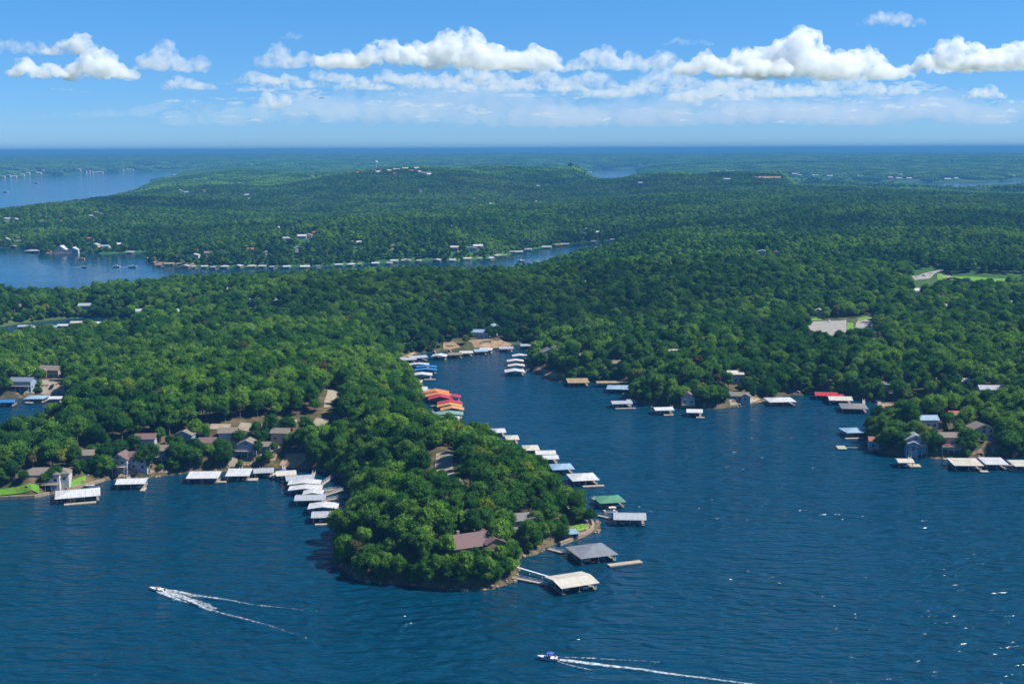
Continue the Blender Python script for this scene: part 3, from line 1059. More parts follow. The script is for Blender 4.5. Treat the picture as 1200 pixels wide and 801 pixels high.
def make_runabout(x, y, rot, L=6.5, hull=None, top=None, z=-0.25, name='motor_boat'):
    e = empty(name, x, y, z, rot)
    hull_mb(L, L * 0.36, 1.15).build('hull', hull or HULLW, e)
    m_ = MB()
    m_.face((-L * .47, -.15, 1.24), (-L * .12, -L * .16, 1.13), (-L * .12, L * .16, 1.13), (-L * .47, .15, 1.24))
    m_.box(-L * .12, -L * .06, -L * .155, L * .155, 0.75, 1.2)
    m_.build('bow_deck', HULLW, e)
    m_ = MB()
    for s_ in (-1, 1):
        m_ = MB()
        m_.box(L * .02, L * .12, s_ * L * .09 - .3, s_ * L * .09 + .3, .7, 1.05)
        m_.box(L * .12, L * .145, s_ * L * .09 - .3, s_ * L * .09 + .3, .7, 1.5)
        m_.build('seat', VINYL, e)
    m_ = MB()
    m_.box(L * .33, L * .42, -L * .14, L * .14, .7, 1.15)
    m_.build('stern_bench', VINYL, e)
    m_ = MB()
    m_.solid([[(-L * .10, -L * .14, 1.2), (-L * .10, L * .14, 1.2), (-L * .03, L * .12, 1.72), (-L * .03, -L * .12, 1.72)]], .03)
    m_.build('windshield', GLASS, e)
    m_ = MB()
    m_.box(L * .46, L * .54, -.28, .28, .45, 1.35)
    m_.box(L * .50, L * .53, -.1, .1, -.3, .5)
    m_.build('outboard_motor', BLACK, e)
    if top:
        m_ = MB()
        m_.solid([[(-L * .05, -L * .15, 2.35), (L * .10, -L * .15, 2.5), (L * .10, L * .15, 2.5), (-L * .05, L * .15, 2.35)], [(L * .10, -L * .15, 2.5), (L * .27, -L * .15, 2.35), (L * .27, L * .15, 2.35), (L * .10, L * .15, 2.5)]], .05)
        for s_ in (-1, 1):
            m_.bar((L * .1, s_ * L * .15, 1.0), (-L * .05, s_ * L * .15, 2.35), .03)
            m_.bar((L * .1, s_ * L * .15, 1.0), (L * .27, s_ * L * .15, 2.35), .03)
        m_.build('canopy', top, e)
    return e


def make_pontoon(x, y, rot, L=7.5, top=None):
    e = empty('pontoon_boat', x, y, 0.0, rot)
    for s_ in (-1, 1):
        m_ = MB()
        m_.bar((-L / 2 + .5, s_ * 0.9, .15), (L / 2, s_ * 0.9, .15), .33, 8)
        m_.bar((-L / 2 - .1, s_ * 0.9, .3), (-L / 2 + .5, s_ * 0.9, .15), .08, 8, .33)
        m_.build('float_tube', STEEL, e)
    m_ = MB()
    m_.box(-L / 2, L / 2, -1.25, 1.25, .5, .62)
    m_.build('deck', VINYL, e)
    m_ = MB()
    for s_ in (-1, 1):
        m_.box(-L / 2 + .3, L / 2 - .6, s_ * 1.2 - .03, s_ * 1.2 + .03, .65, 1.25)
    m_.box(-L / 2 + .3, -L / 2 + .36, -1.2, 1.2, .65, 1.25)
    m_.build('fence_panel', HULLW, e)
    for bx4 in ((-L / 2 + .4, -L / 2 + 1.8, -1.1, -.5), (-L / 2 + .4, -L / 2 + 1.8, .5, 1.1), (L / 2 - 2.2, L / 2 - .9, -1.1, 1.1)):
        m_ = MB()
        m_.box(*bx4, .65, 1.1)
        m_.build('seat', VINYL, e)
    m_ = MB()
    m_.solid([[(-.6, -1.2, 2.55), (1, -1.2, 2.7), (1, 1.2, 2.7), (-.6, 1.2, 2.55)], [(1, -1.2, 2.7), (2.6, -1.2, 2.55), (2.6, 1.2, 2.55), (1, 1.2, 2.7)]], .06)
    for s_ in (-1, 1):
        m_.bar((1, s_ * 1.2, .7), (-.6, s_ * 1.2, 2.55), .03)
        m_.bar((1, s_ * 1.2, .7), (2.6, s_ * 1.2, 2.55), .03)
    m_.build('canopy', top or CANVAS, e)
    m_ = MB()
    m_.box(L / 2, L / 2 + .45, -.25, .25, .1, 1.15)
    m_.build('outboard_motor', BLACK, e)
    return e


# ------------------------------------------------------------------ boat docks
def cam_dist(x, y, z=0.0):
    return math.sqrt(x * x + y * y + (CAMZ - z) ** 2)


def dock(u, v, wpx, roof, color, label, depth=None, rot=0.0, gang=None, boats=(), short=None, group=None, detail=True, deck=None, platform=None, rise=None):
    """covered boat dock; (u, v) is the middle of its roof"""
    x, y = at(u, v, 3.6)
    w = wpx * cam_dist(x, y) / F
    d = depth or w * 0.75
    rise = (0.085 * min(w, d) + 0.25) if rise is None else rise
    rot = R(rot) - math.atan2(x, y) * 0.0
    eave = 3.0
    deckm = deck or PLANK
    if not detail:
        m_ = MB()
        m_.mi = 1
        m_.box(-w / 2, w / 2, d / 2 - 1.6, d / 2, .1, .55)
        for fx in (-w / 2 + .6, 0, w / 2 - .6):
            m_.box(fx - .6, fx + .6, -d / 2, d / 2 - 1.6, .1, .55)
        for px_ in (-w / 2 + .3, w / 2 - .3):
            for py_ in (-d / 2 + .3, d / 2 - .3):
                m_.box(px_ - .12, px_ + .12, py_ - .12, py_ + .12, .55, eave)
        m_.mi = 0
        m_.solid(roof_faces(roof, w, d, eave, rise, .6), .16)
        if gang:
            gx, gy = at(*gang)
            c_, s_ = math.cos(-rot), math.sin(-rot)
            lx, ly = (gx - x) * c_ - (gy - y) * s_, (gx - x) * s_ + (gy - y) * c_
            m_.mi = 1
            m_.bar((0, 0, .45), (lx, ly, .7), .7, 4)
        o = m_.build('boat_dock', [ROOFS[color], deckm])
        o.location = (x, y, 0)
        o.rotation_euler = (0, 0, rot)
        tag(o, label, 'boat dock', group or 'roofed boat docks along the lake shore')
        return o
    e = empty('boat_dock', x, y, 0, rot)
    tag(e, label, 'boat dock', group or 'roofed boat docks along the lake shore')
    if short:
        LANDMARKS.append((x, y, short))
    m_ = MB()
    m_.box(-w / 2, w / 2, d / 2 - 1.8, d / 2, .32, .55)
    m_.box(-w / 2, -w / 2 + 1.3, -d / 2, d / 2 - 1.8, .32, .55)
    m_.box(w / 2 - 1.3, w / 2, -d / 2, d / 2 - 1.8, .32, .55)
    ns = max(1, int(round(w / 6.5)))
    for k in range(1, ns):
        fx = -w / 2 + w * k / ns
        m_.box(fx - .5, fx + .5, -d / 2, d / 2 - 1.8, .32, .55)
    m_.build('deck', deckm, e)
    for fx in (-w / 2 + .65, w / 2 - .65):
        m_ = MB()
        m_.box(fx - .45, fx + .45, -d / 2 + .2, d / 2 - .2, -.25, .31)
        m_.build('float', BLACK, e)
    xs_ = [-w / 2 + .25 + (w - .5) * k / ns for k in range(ns + 1)]
    for px_ in xs_:
        for py_ in (-d / 2 + .3, 0, d / 2 - .3):
            if py_ == 0 and d < 9:
                continue
            m_ = MB()
            m_.box(px_ - .10, px_ + .10, py_ - .10, py_ + .10, .55, eave - .1)
            m_.build('post', POSTM, e)
    m_ = MB()
    m_.solid(roof_faces(roof, w, d, eave, rise, .7), .14)
    m_.build('roof', ROOFS[color], e)
    m_ = MB()      # steel beams of the roof and hoist
    for py_ in (-d / 2 + .3, d / 2 - .3):
        m_.box(-w / 2, w / 2, py_ - .12, py_ + .12, eave - .42, eave - .17)
    for px_ in xs_:
        m_.box(px_ - .1, px_ + .1, -d / 2 + .45, d / 2 - .45, eave - .40, eave - .19)
    m_.build('roof_frame', STEEL, e)
    if w > 9:
        m_ = MB()
        m_.box(-w / 2 + 1.5, -w / 2 + 3.1, d / 2 - 1.2, d / 2 - .4, .56, 1.3)
        m_.build('storage_locker', TRIM, e)
        m_ = MB()
        m_.box(w / 2 - .95, w / 2 - .35, -d / 2 + 1, -d / 2 + 2.6, .56, .95)
        m_.build('bench', PLANK_L, e)
    if platform:
        px0, px1, py0, py1 = platform
        m_ = MB()
        m_.box(px0, px1, py0, py1, .12, .60)
        m_.build('swim_platform', PLANK_L, e)
    if gang:
        gx, gy = at(gang[0], gang[1], gang[2] if len(gang) > 2 else 0.5)
        c_, s_ = math.cos(-rot), math.sin(-rot)
        lx, ly = (gx - x) * c_ - (gy - y) * s_, (gx - x) * s_ + (gy - y) * c_
        sx = -w / 2 if lx < -w / 2 else (w / 2 if lx > w / 2 else lx * .3)
        sy = d / 2 - .9 if abs(lx) > w / 2 and len(gang) < 4 else (d / 2 if len(gang) < 4 else gang[3] * d)
        p0, p1 = Vector((sx, sy, .5)), Vector((lx, ly, .9))
        ax = (p1 - p0).normalized()
        sd_ = Vector((-ax.y, ax.x, 0)) * .75
        m_ = MB()
        m_.solid([[tuple(p0 - sd_), tuple(p1 - sd_), tuple(p1 + sd_), tuple(p0 + sd_)]], .18)
        gw = m_.build('gangway', PLANK_L, e)
        m_ = MB()
        up = Vector((0, 0, 1.0))
        n_ = max(2, int((p1 - p0).length / 2.2))
        for s__ in (-1, 1):
            q = sd_ * s__ * .95
            m_.bar(p0 + q + up, p1 + q + up, .045, 4)
            m_.bar(p0 + q + up * .5, p1 + q + up * .5, .03, 4)
            for k in range(n_ + 1):
                c0 = p0 + (p1 - p0) * k / n_ + q
                m_.bar(c0, c0 + up, .035, 4)
        m_.build('railing', POSTM, gw)
    # boats in the slips: things of their own
    for k, (slot, kd) in enumerate(boats):
        lx = -w / 2 + w * (slot + .5) / ns
        wx, wy = x + lx * math.cos(rot) + 1.2 * math.sin(rot), y + lx * math.sin(rot) - 1.2 * math.cos(rot)
        a_ = rot + R(90) + random.uniform(-.03, .03)
        L_ = min(d * .8, 8.0)
        if kd == 'p':
            b_ = make_pontoon(wx, wy, a_, min(L_, 7.5))
            tag(b_, 'pontoon boat with blue canopy under the ' + (short or 'dock roof'), 'boat', 'boats kept in the dock slips')
        else:
            b_ = make_runabout(wx, wy, a_, L_, {'w': HULLW, 'b': HULLB, 'r': HULLR}[kd], z=.25)
            tag(b_, {'w': 'white', 'b': 'blue', 'r': 'red'}[kd] + ' motor boat hoisted under the ' + (short or 'dock roof'), 'boat', 'boats kept in the dock slips')
    return e


def W_(roofword, where):
    return roofword + ' ' + where


D = dock
# --- around the point of the foreground peninsula
D(670, 677, 44, 'gx', 'cream', 'cream gable-roofed dock nearest the camera off the wooded point, with long railed gangway', 13, 24, (606, 676, 1.2), ((0, 'w'), (1, 'p')), 'cream gable-roofed dock off the point', rise=1.0)
D(693, 643, 43, 'hip', 'grey', 'grey hip-roofed dock off the point, beside a long bare swim platform', 15, 20, (643, 642, 1.0), ((0, 'p'), (1, 'b')), 'grey hip-roofed dock off the point', platform=(2.0, 16.0, -13.5, -10.6))
D(738, 603, 34, 'gx', 'light', 'pale grey ridge-roofed dock farthest out east of the point', 10, -4, (701, 603, 1.0), ((0, 'w'), (1, 'b')), 'pale grey ridge-roofed dock east of the point')
D(714, 583, 28, 'hip', 'green', 'green hip-roofed dock beside the end of the wooded point', 11, 12, (694, 583, 1.0), ((0, 'w'), (1, 'p')), 'green hip-roofed dock at the point')
D(683, 557, 29, 'hip', 'white', 'white hip-roofed dock with brown deck, next up the shore from the green-roofed dock', 13, 10, None, ((0, 'w'), (1, 'r')), 'white hip-roofed dock above the green one', platform=(-2.0, 8.5, -9.4, -7.2))
D(658, 545, 23, 'hip', 'sky', 'pale blue hip-roofed dock between the white hip-roofed dock and a white pair', 11, 8, None, ((0, 'w'),), 'pale blue hip-roofed dock')
D(643, 534, 19, 'gx', 'white', 'lower of two close white dock roofs, with brown swim deck in front', 8, 6, None, ((0, 'b'),), 'lower roof of the white pair', platform=(-3, 8, -8.5, -6))
D(639, 528.5, 21, 'gx', 'white', 'upper of two close white dock roofs on the peninsula shore', 8, 4, None, ((0, 'w'),), 'upper roof of the white pair')
D(622, 523, 16, 'hip', 'cream', 'cream dock roof peeking past the peninsula trees above the white pair', 11, 5, None, ())
D(600, 511, 13, 'hip', 'cream', 'small cream dock roof half hidden by peninsula trees', 10, 5, None, ())
D(584, 503, 14, 'hip', 'white', 'small white dock roof at the peninsula tree line, farthest up that side', 10, 5, None, ())

# --- lower left shore
D(91, 576, 44, 'hip', 'white', 'big white hip-roofed dock off the lawn at the far lower left', 14, 18, (62, 581, 1.0), ((0, 'b'), (1, 'w')), 'big white hip-roofed dock off the lawn', platform=(-6, 8, -10.2, -7.8))
D(155, 562, 30, 'gx', 'white', 'white ridge-roofed dock in front of the purple-brown roofed house', 10, 6, (150, 558, 1.0), ((0, 'b'), (1, 'w')), 'white dock before the purple-brown roofed house', platform=(5.0, 7.2, -9.5, -3))
D(239, 556, 33, 'flat', 'white', 'long white flat-roofed dock with a plank platform on its right end', 8, 1, None, ((0, 'b'), (1, 'b')), 'long white flat-roofed dock', platform=(7.0, 11, -3.0, 0), rise=1.2)
D(280, 553, 24, 'flat', 'white', 'white flat-roofed dock below the blue-gabled house, tan deck at its right', 9, 2, (283, 547, 1.0), ((0, 'b'),), 'white flat-roofed dock below the blue-gabled house', platform=(5.2, 9.4, -4.6, 1), rise=1.2)
D(309, 549.5, 20, 'gx', 'light', 'light grey dock roof beside white open boat in the cove', 9, 10, (305, 545, 1), ((0, 'b'),), 'light grey dock roof in the left cove')
D(335, 552.5, 20, 'gx', 'cream', 'tan-cream dock roof left of the stepped row of docks', 9, 12, (332, 546, 1), ((0, 'b'),), 'tan-cream dock roof in the left cove')
D(351, 558, 29, 'gx', 'light', 'hindmost grey-white roof of the stepped dock row in the left cove', 9, 14, (369, 551, 1), ((0, 'w'),), 'hindmost grey-white roof of the stepped row')
D(357, 563.5, 34, 'gy', 'white', 'bright white roof, second from the back of the stepped dock row', 7, 3, (390, 558, 1), ((0, 'w'),), 'second roof of the stepped row')
D(358, 570, 35, 'gy', 'white', 'bright white roof, third from the back of the stepped dock row', 7, 3, (398, 571, 1), ((0, 'b'),), 'third roof of the stepped row')
D(367, 575, 20, 'gy', 'white', 'short white roof tucked in the middle of the stepped dock row', 6, 3, (401, 573, 1), (), 'short white roof of the stepped row')
D(364, 581, 32, 'gx', 'light', 'grey roof, fourth down the stepped dock row', 9, 4, (407, 581, 1), ((0, 'b'), (1, 'w')), 'grey roof in the stepped row')
D(379, 591, 31, 'gy', 'white', 'white roof, last but one of the stepped dock row', 8, 3, (409, 594, 1), ((0, 'w'),), 'last white roof of the stepped row')
D(386, 600.5, 37, 'gx', 'light', 'nearest grey roof of the stepped dock row, broad deck in front', 9, 6, (409, 598, 1), ((0, 'w'), (1, 'b')), 'nearest grey roof of the stepped row', platform=(-6.0, 7, -7.6, -5.6))

# --- head and west side of the narrow cove
D(476, 419.5, 20, 'gx', 'light', 'light grey dock roof at the inner west corner of the narrow cove', 10, 18, None, (), detail=False)
D(489, 417, 20, 'gx', 'light', 'grey dock roof right of the inner west corner of the narrow cove', 10, 22, None, (), detail=False)
D(515, 415.5, 16, 'gy', 'white', 'white dock roof left of the middle at the cove head', 10, -6, (508, 411), (), detail=False)
D(533, 413.5, 15, 'gx', 'taupe', 'taupe dock roof at the cove head right of a white one', 10, 12, (526, 410), (), detail=False)
D(546, 411.5, 14, 'gx', 'cream', 'cream dock roof at the cove head below the pale sheds', 10, 8, None, (), detail=False)
D(563, 409.7, 14, 'gx', 'sky', 'pale blue dock roof at the cove head left of a white one', 10, 6, None, (), detail=False)
D(570, 408, 14, 'gx', 'white', 'white dock roof at the cove head below the brown slope', 10, -8, None, (), detail=False)
D(593, 406.5, 15, 'gx', 'light', 'grey dock roof at the right end of the cove head', 10, 4, (600, 402), (), detail=False)
D(491, 425.5, 22, 'gy', 'white', 'white roof, hindmost of the cove west-side row', 6, 2, None, (), detail=False)
D(500, 428.3, 22, 'gy', 'blue', 'upper of two bright blue dock roofs in the cove', 6, 2, None, (), detail=False)
D(499, 431.8, 24, 'gy', 'blue', 'lower of two bright blue dock roofs in the cove', 6, 2, None, (), detail=False)
D(494, 437.5, 23, 'gy', 'white', 'long white roof just below the blue dock roofs', 9, 2, (474, 438), ((0, 'w'),), 'long white roof below the blue ones', platform=(2, 10, -8, -5))
D(484, 445.5, 21, 'gx', 'cream', 'cream roof by the shore between the blue and orange dock roofs', 9, -3, None, (), detail=False)
D(492, 453.3, 16, 'gy', 'cream', 'small cream roof above the orange dock roofs', 6, 2, None, (), detail=False)
D(495, 456.3, 18, 'gy', 'white', 'small white roof just above the orange dock roofs', 6, 2, None, (), detail=False)
COLR = 'coloured dock roofs in the cove'
D(510, 458.5, 30, 'gy', 'orange', 'topmost orange roof of the coloured dock cluster', 8, 3, None, ((0, 'w'),), 'topmost orange roof', rise=1.8)
D(514, 462, 29, 'gy', 'orange', 'second orange roof of the coloured dock cluster, overlapped by a red one', 8, 3, None, ((0, 'w'),), 'second orange roof', rise=1.8)
D(516, 465, 26, 'gy', 'red', 'large red and coral roof in the upper part of the coloured dock cluster', 9, 3, None, ((0, 'b'),), 'large coral-red roof', rise=1.9)
D(532, 463.3, 14, 'gy', 'red', 'small red roof sticking out right of the large coral-red one', 8, 3, None, (), detail=False)
D(527, 471, 27, 'gy', 'red', 'crimson roof in the middle of the coloured dock cluster', 7, 3, None, ((0, 'w'),), 'crimson roof', rise=1.8)
D(527, 474.3, 27, 'gy', 'yellow', 'amber roof right below the crimson dock roof', 6, 3, None, (), 'amber roof', rise=1.7)
D(530, 478, 25, 'gy', 'yellow', 'amber roof right above the pale green dock roof', 7, 3, None, ((0, 'w'),), 'lower amber roof', rise=1.6)
D(526, 483.2, 31, 'gy', 'sage', 'pale green roof below the amber dock roofs', 9, 2, (505, 482), ((0, 'b'),), 'pale green roof')
D(526, 488, 23, 'gy', 'white', 'white roof below the pale green dock roof', 6, 2, None, (), detail=False)
D(527, 491.2, 21, 'gy', 'white', 'lowest white roof of the coloured dock cluster', 5, 2, None, (), detail=False)

# --- island of docks on the east side of the narrow cove
D(609, 415.5, 16, 'gy', 'white', 'hindmost white roof of the dock stack on the cove east side', 8, 3, None, (), detail=False)
D(604, 421.5, 18, 'gy', 'white', 'second white roof of the dock stack on the cove east side', 8, 3, None, (), detail=False)
D(605, 427, 18, 'gy', 'cream', 'cream third roof of the dock stack on the cove east side', 8, 3, None, (), detail=False)
D(603, 433.5, 21, 'gy', 'white', 'nearest white roof of the dock stack on the cove east side', 10, 3, (622, 432), ((0, 'b'), (1, 'w')), 'nearest roof of the east-side dock stack')
D(616, 403.3, 12, 'gx', 'light', 'grey dock roof under the dark trees at the east corner of the cove head', 9, 8, None, (), detail=False)
D(641, 396.5, 14, 'gx', 'white', 'white shed-like dock roof deepest at the east corner of the cove', 9, 8, None, (), detail=False)

# --- east shore of the bay
D(677, 445, 23, 'flat', 'tan', 'tan square-roofed dock left of the long tan pier roof', 14, 3, (668, 444, .8), ((0, 'w'),), 'tan square-roofed dock', rise=.5)
D(722, 446.5, 44, 'flat', 'tan', 'very long narrow tan pier roof lying along the shore', 5, 1, None, (), 'long tan pier roof', rise=.3)
D(727, 452.5, 29, 'hip', 'sky', 'pale blue hip-roofed dock just below the long tan pier roof', 14, -8, None, ((0, 'w'), (1, 'b')), 'pale blue dock below the long tan roof', platform=(2, 9, -11, -8.4))
D(728, 470, 22, 'gx', 'light', 'light grey dock roof with a white cruiser moored at its right', 9, 5, (744, 469, .8), ((0, 'w'),), 'light grey dock with moored cruiser', platform=(-5, 8, -8, -6))
D(777, 477.5, 20, 'gx', 'white', 'white dock roof left of the A-frame house', 9, 6, (788, 474, .8), ((0, 'w'), (1, 'b')), 'white dock left of the A-frame house', platform=(-1, 5, -8, -5.6))
D(814, 480, 16, 'gx', 'white', 'small white dock roof below and right of the A-frame house', 10, -8, None, ((0, 'b'),), 'small white dock by the A-frame house', platform=(1, 6, -8.5, -6))
D(914, 467, 29, 'hip', 'white', 'white hip-roofed dock alone at the middle of the east shore', 14, 4, (888, 471, .8), ((0, 'w'), (1, 'b')), 'lone white hip-roofed dock')
D(968, 460.3, 23, 'gx', 'red', 'bright red dock roof on the east shore', 12, -10, None, ((0, 'b'),), 'bright red dock roof')
D(981, 462, 12, 'gx', 'red', 'small second red roof tucked behind the bright red dock roof', 8, -10, None, (), detail=False)
D(984, 465.5, 24, 'gx', 'cream', 'cream-white dock roof right below the red ones', 13, -6, None, ((0, 'w'),), 'cream-white dock roof by the red ones')
D(1000, 474.5, 27, 'hip', 'shingle', 'dark grey dock roof in front of the cream-white one', 16, -8, (1012, 468, .8), ((0, 'b'), (1, 'w')), 'dark grey dock roof on the east shore')
D(1040, 474.5, 20, 'gx', 'tan', 'tan dock roof right of the dark grey one', 14, -4, (1028, 470, .8), ((0, 'w'),), 'tan dock roof on the east shore')
D(1076, 476.5, 18, 'gx', 'white', 'white dock roof behind the tip trees of the right-hand point', 12, -4, None, (), detail=False)
D(1113, 478.8, 20, 'gx', 'cream', 'cream dock roof deepest in the small right-hand inlet', 12, -2, None, (), detail=False)
D(1002, 502.5, 26, 'hip', 'sky', 'blue-white hip-roofed dock off the tip of the right-hand point', 12, 6, (1016, 508, .8), ((0, 'w'), (1, 'b')), 'blue-white dock off the right-hand point', platform=(-9, 2, -10, -8))
D(1060, 538, 15, 'gx', 'cream', 'small cream dock roof below the right-hand point', 8, -4, (1066, 534, .8), ((0, 'w'),), 'small cream dock below the right-hand point', platform=(3, 8, -3, 3))
D(1131, 540, 29, 'flat', 'cream', 'large cream flat-roofed dock below the red umbrellas', 13, -3, (1112, 537, .8), ((0, 'b'), (1, 'w')), 'large cream flat-roofed dock', platform=(5, 9, -10, -6.6), rise=.5)
D(1164, 539, 22, 'flat', 'white', 'white flat-roofed dock with a broad tan deck at its right', 12, -3, (1150, 536, .8), ((0, 'b'),), 'white dock with the broad tan deck', platform=(6, 13, -9, 3), rise=.5)
D(1196, 541.5, 18, 'flat', 'cream', 'dock roof cut by the right edge below the wooded point', 10, 0, None, ((0, 'b'),), 'dock roof at the right end of the shore', rise=.5)

# --- small inlets on the far left
D(8, 468.5, 17, 'gx', 'blue', 'bright blue dock roof in the small left inlet', 9, 4, None, ((0, 'w'),), 'bright blue roof in the left inlet')
D(43, 464, 20, 'hip', 'sky', 'pale blue dock roof below the beige house in the left inlet', 11, -2, None, ((0, 'w'),), 'pale blue roof in the left inlet')
D(66, 464.5, 13, 'gx', 'white', 'small white dock roof right below the tan drive in the left inlet', 9, 4, None, (), detail=False)
for k, (u, v, w, c, lab) in enumerate([
        (30, 381, 14, 'light', 'leftmost grey roof in the narrow upper-left inlet'), (47, 382.3, 14, 'white', 'white roof second from left in the upper-left inlet'),
        (40, 385, 12, 'white', 'white roof standing lowest in the upper-left inlet'), (61, 381.5, 13, 'sky', 'pale blue roof in the upper-left inlet'),
        (76, 380, 14, 'white', 'white roof mid-way along the upper-left inlet'), (95, 376.5, 21, 'cream', 'longest cream roof in the upper-left inlet'),
        (118, 377, 18, 'white', 'white roof right of the longest cream one in the upper-left inlet'), (152, 375.5, 14, 'cream', 'cream roof farthest right in the upper-left inlet')]):
    D(u, v, w, 'gx', c, lab, 9, random.uniform(-6, 8), None, (), detail=False, group='docks in the upper-left inlet')

# --- docks of the middle lake arm, a few pixels each
MIDL = [(5, 286.5, 12, 'white'), (16, 286.5, 13, 'cream'), (152, 293.3, 16, 'white'), (176, 292.5, 12, 'cream'), (190, 291.5, 14, 'light'), (217, 289, 16, 'white'), (176, 301, 12, 'light'),
        (187, 308.5, 12, 'tan'), (198, 307, 13, 'tan'), (217, 309.3, 14, 'cream'), (228, 310.3, 8, 'white'), (240, 310.5, 12, 'white'), (251, 311, 8, 'light'), (263, 310.3, 12, 'white'), (279, 310, 14, 'white'), (295, 310, 13, 'cream'),
        (307, 309.8, 17, 'white'), (320, 311, 8, 'light'), (336, 310.5, 16, 'white'), (357, 310.5, 20, 'white'), (372, 309.5, 8, 'grey'), (397, 308.5, 17, 'white'), (411, 307.8, 10, 'white'), (422, 307.5, 9, 'tan'), (440, 306, 12, 'white'), (456, 305.8, 13, 'light'),
        (462, 303.3, 13, 'white'), (476, 303.3, 13, 'white'), (491, 303.7, 10, 'cream'), (512, 302.7, 12, 'white'), (530, 302.5, 14, 'white'), (547, 301.3, 12, 'cream'), (562, 300.5, 9, 'light'), (574, 300.3, 13, 'white'), (587, 297.3, 17, 'cream'),
        (600, 293.5, 13, 'light'), (608, 293, 12, 'white'), (619, 290, 13, 'light'), (641, 287.6, 14, 'white'), (653, 284.6, 13, 'tan'), (662, 284.3, 13, 'light'), (671, 280.9, 14, 'cream'), (696, 280.8, 10, 'white'), (719, 279.4, 12, 'cream')]
for k, (u, v, w, c) in enumerate(MIDL):
    D(u, v + 1.0 + random.uniform(-.5, .4), w * random.uniform(.45, .85), random.choice(['gx', 'gx', 'hip', 'gy']), c, {'white': 'white', 'cream': 'cream', 'light': 'light grey', 'tan': 'tan', 'grey': 'dark grey'}[c] + ' roofed dock among those lining the far bank of the middle lake arm', random.uniform(8, 15), random.uniform(-28, 28), None, (),
      detail=False, group='docks on the far bank of the middle lake arm')
D(37, 287.8, 13, 'hip', 'white', 'upper of two white dock roofs left of the white-gabled lakeside hall', 16, 0, detail=False)
D(39, 293.0, 16, 'hip', 'light', 'grey roofed dock floating off the white-gabled lakeside hall', 18, 0, detail=False)
D(702, 289.6, 10, 'gx', 'cream', 'cream dock roof off the near bank at the right end of the lake arm', 10, 4, detail=False)


def pier(pts, wd, z, label, mat=PLANK_L, name='pier', cat='pier'):
    m_ = MB()
    W0 = [Vector((*at(u, v, z), z)) for u, v in pts]
    c = W0[0].copy()
    for a, b in zip(W0, W0[1:]):
        ax = (b - a).normalized()
        s_ = Vector((-ax.y, ax.x, 0)) * wd / 2
        m_.solid([[tuple(a - s_ - c), tuple(b - s_ - c), tuple(b + s_ - c), tuple(a + s_ - c)]], .3)
        n_ = max(1, int((b - a).length / 5))
        for k in range(n_ + 1):
            p = a + (b - a) * k / n_ - c
            m_.bar((p.x, p.y, p.z - .3), (p.x, p.y, p.z - 2.2), .15)
    o = m_.build(name, mat)
    o.location = c
    tag(o, label, cat)
    return o


pier([(606, 664), (650, 677)], .8, 1.6, 'thin upper walkway running out beside the railed gangway of the cream-roofed dock', POSTM)
e = empty('swim_dock', *at(986, 524, .5), 0, R(-4))
tag(e, 'open square swim dock at the end of a walkway off the right-hand point', 'dock')
m_ = MB(); m_.box(-2.4, 2.4, -4, 4, .1, .6); m_.build('deck', PLANK_L, e)
m_ = MB(); m_.box(2.45, 18, -.7, .7, .35, .58); m_.build('walkway', PLANK, e)
pier([(505, 475), (516, 475.5)], 2.2, .6, 'narrow open grey pier between the red and amber roofs of the cove', PLANK)
pier([(1028, 469), (1034, 472), (1050, 471)], 2.0, .6, 'low plank pier behind the tan roofed dock of the east shore', PLANK)

# --- boats on open water
def foam_mat():
    m, nt, out = new_mat('white_foam')
    geo = nt.nodes.new('ShaderNodeNewGeometry')
    uv = nt.nodes.new('ShaderNodeUVMap')
    sp = nt.nodes.new('ShaderNodeSeparateXYZ')
    nt.links.new(uv.outputs[0], sp.inputs[0])
    nz = nd(nt, 'ShaderNodeTexNoise', Scale=0.6, Detail=8.0, Roughness=0.85)
    nt.links.new(geo.outputs['Position'], nz.inputs['Vector'])
    # thinner towards the edges and the tail (uv.x along, uv.y across 0..1)
    a1 = nd(nt, 'ShaderNodeMath', operation='PINGPONG')
    a1.inputs[1].default_value = 0.5
    nt.links.new(sp.outputs['Y'], a1.inputs[0])
    e1 = nd(nt, 'ShaderNodeMapRange')
    e1.inputs['From Max'].default_value = 0.32
    e1.inputs['To Min'].default_value = -0.30
    e1.inputs['To Max'].default_value = 0.10
    nt.links.new(a1.outputs[0], e1.inputs['Value'])
    e2 = nd(nt, 'ShaderNodeMath', operation='MULTIPLY_ADD')
    nt.links.new(sp.outputs['X'], e2.inputs[0])
    e2.inputs[1].default_value = -0.12
    nt.links.new(e1.outputs[0], e2.inputs[2])
    s_ = nd(nt, 'ShaderNodeMath', operation='ADD')
    nt.links.new(nz.outputs['Fac'], s_.inputs[0])
    nt.links.new(e2.outputs[0], s_.inputs[1])
    rp = ramp(nt, [(0.50, (0, 0, 0)), (0.72, (1, 1, 1))])
    nt.links.new(s_.outputs[0], rp.inputs['Fac'])
    tr = nt.nodes.new('ShaderNodeBsdfTransparent')
    df = nt.nodes.new('ShaderNodeBsdfDiffuse')
    df.inputs['Color'].default_value = (0.52, 0.56, 0.57, 1)
    mx = nt.nodes.new('ShaderNodeMixShader')
    nt.links.new(rp.outputs[0], mx.inputs[0])
    nt.links.new(tr.outputs[0], mx.inputs[1])
    nt.links.new(df.outputs[0], mx.inputs[2])
    nt.links.new(mx.outputs[0], out.inputs['Surface'])
    return m


FOAM = foam_mat()


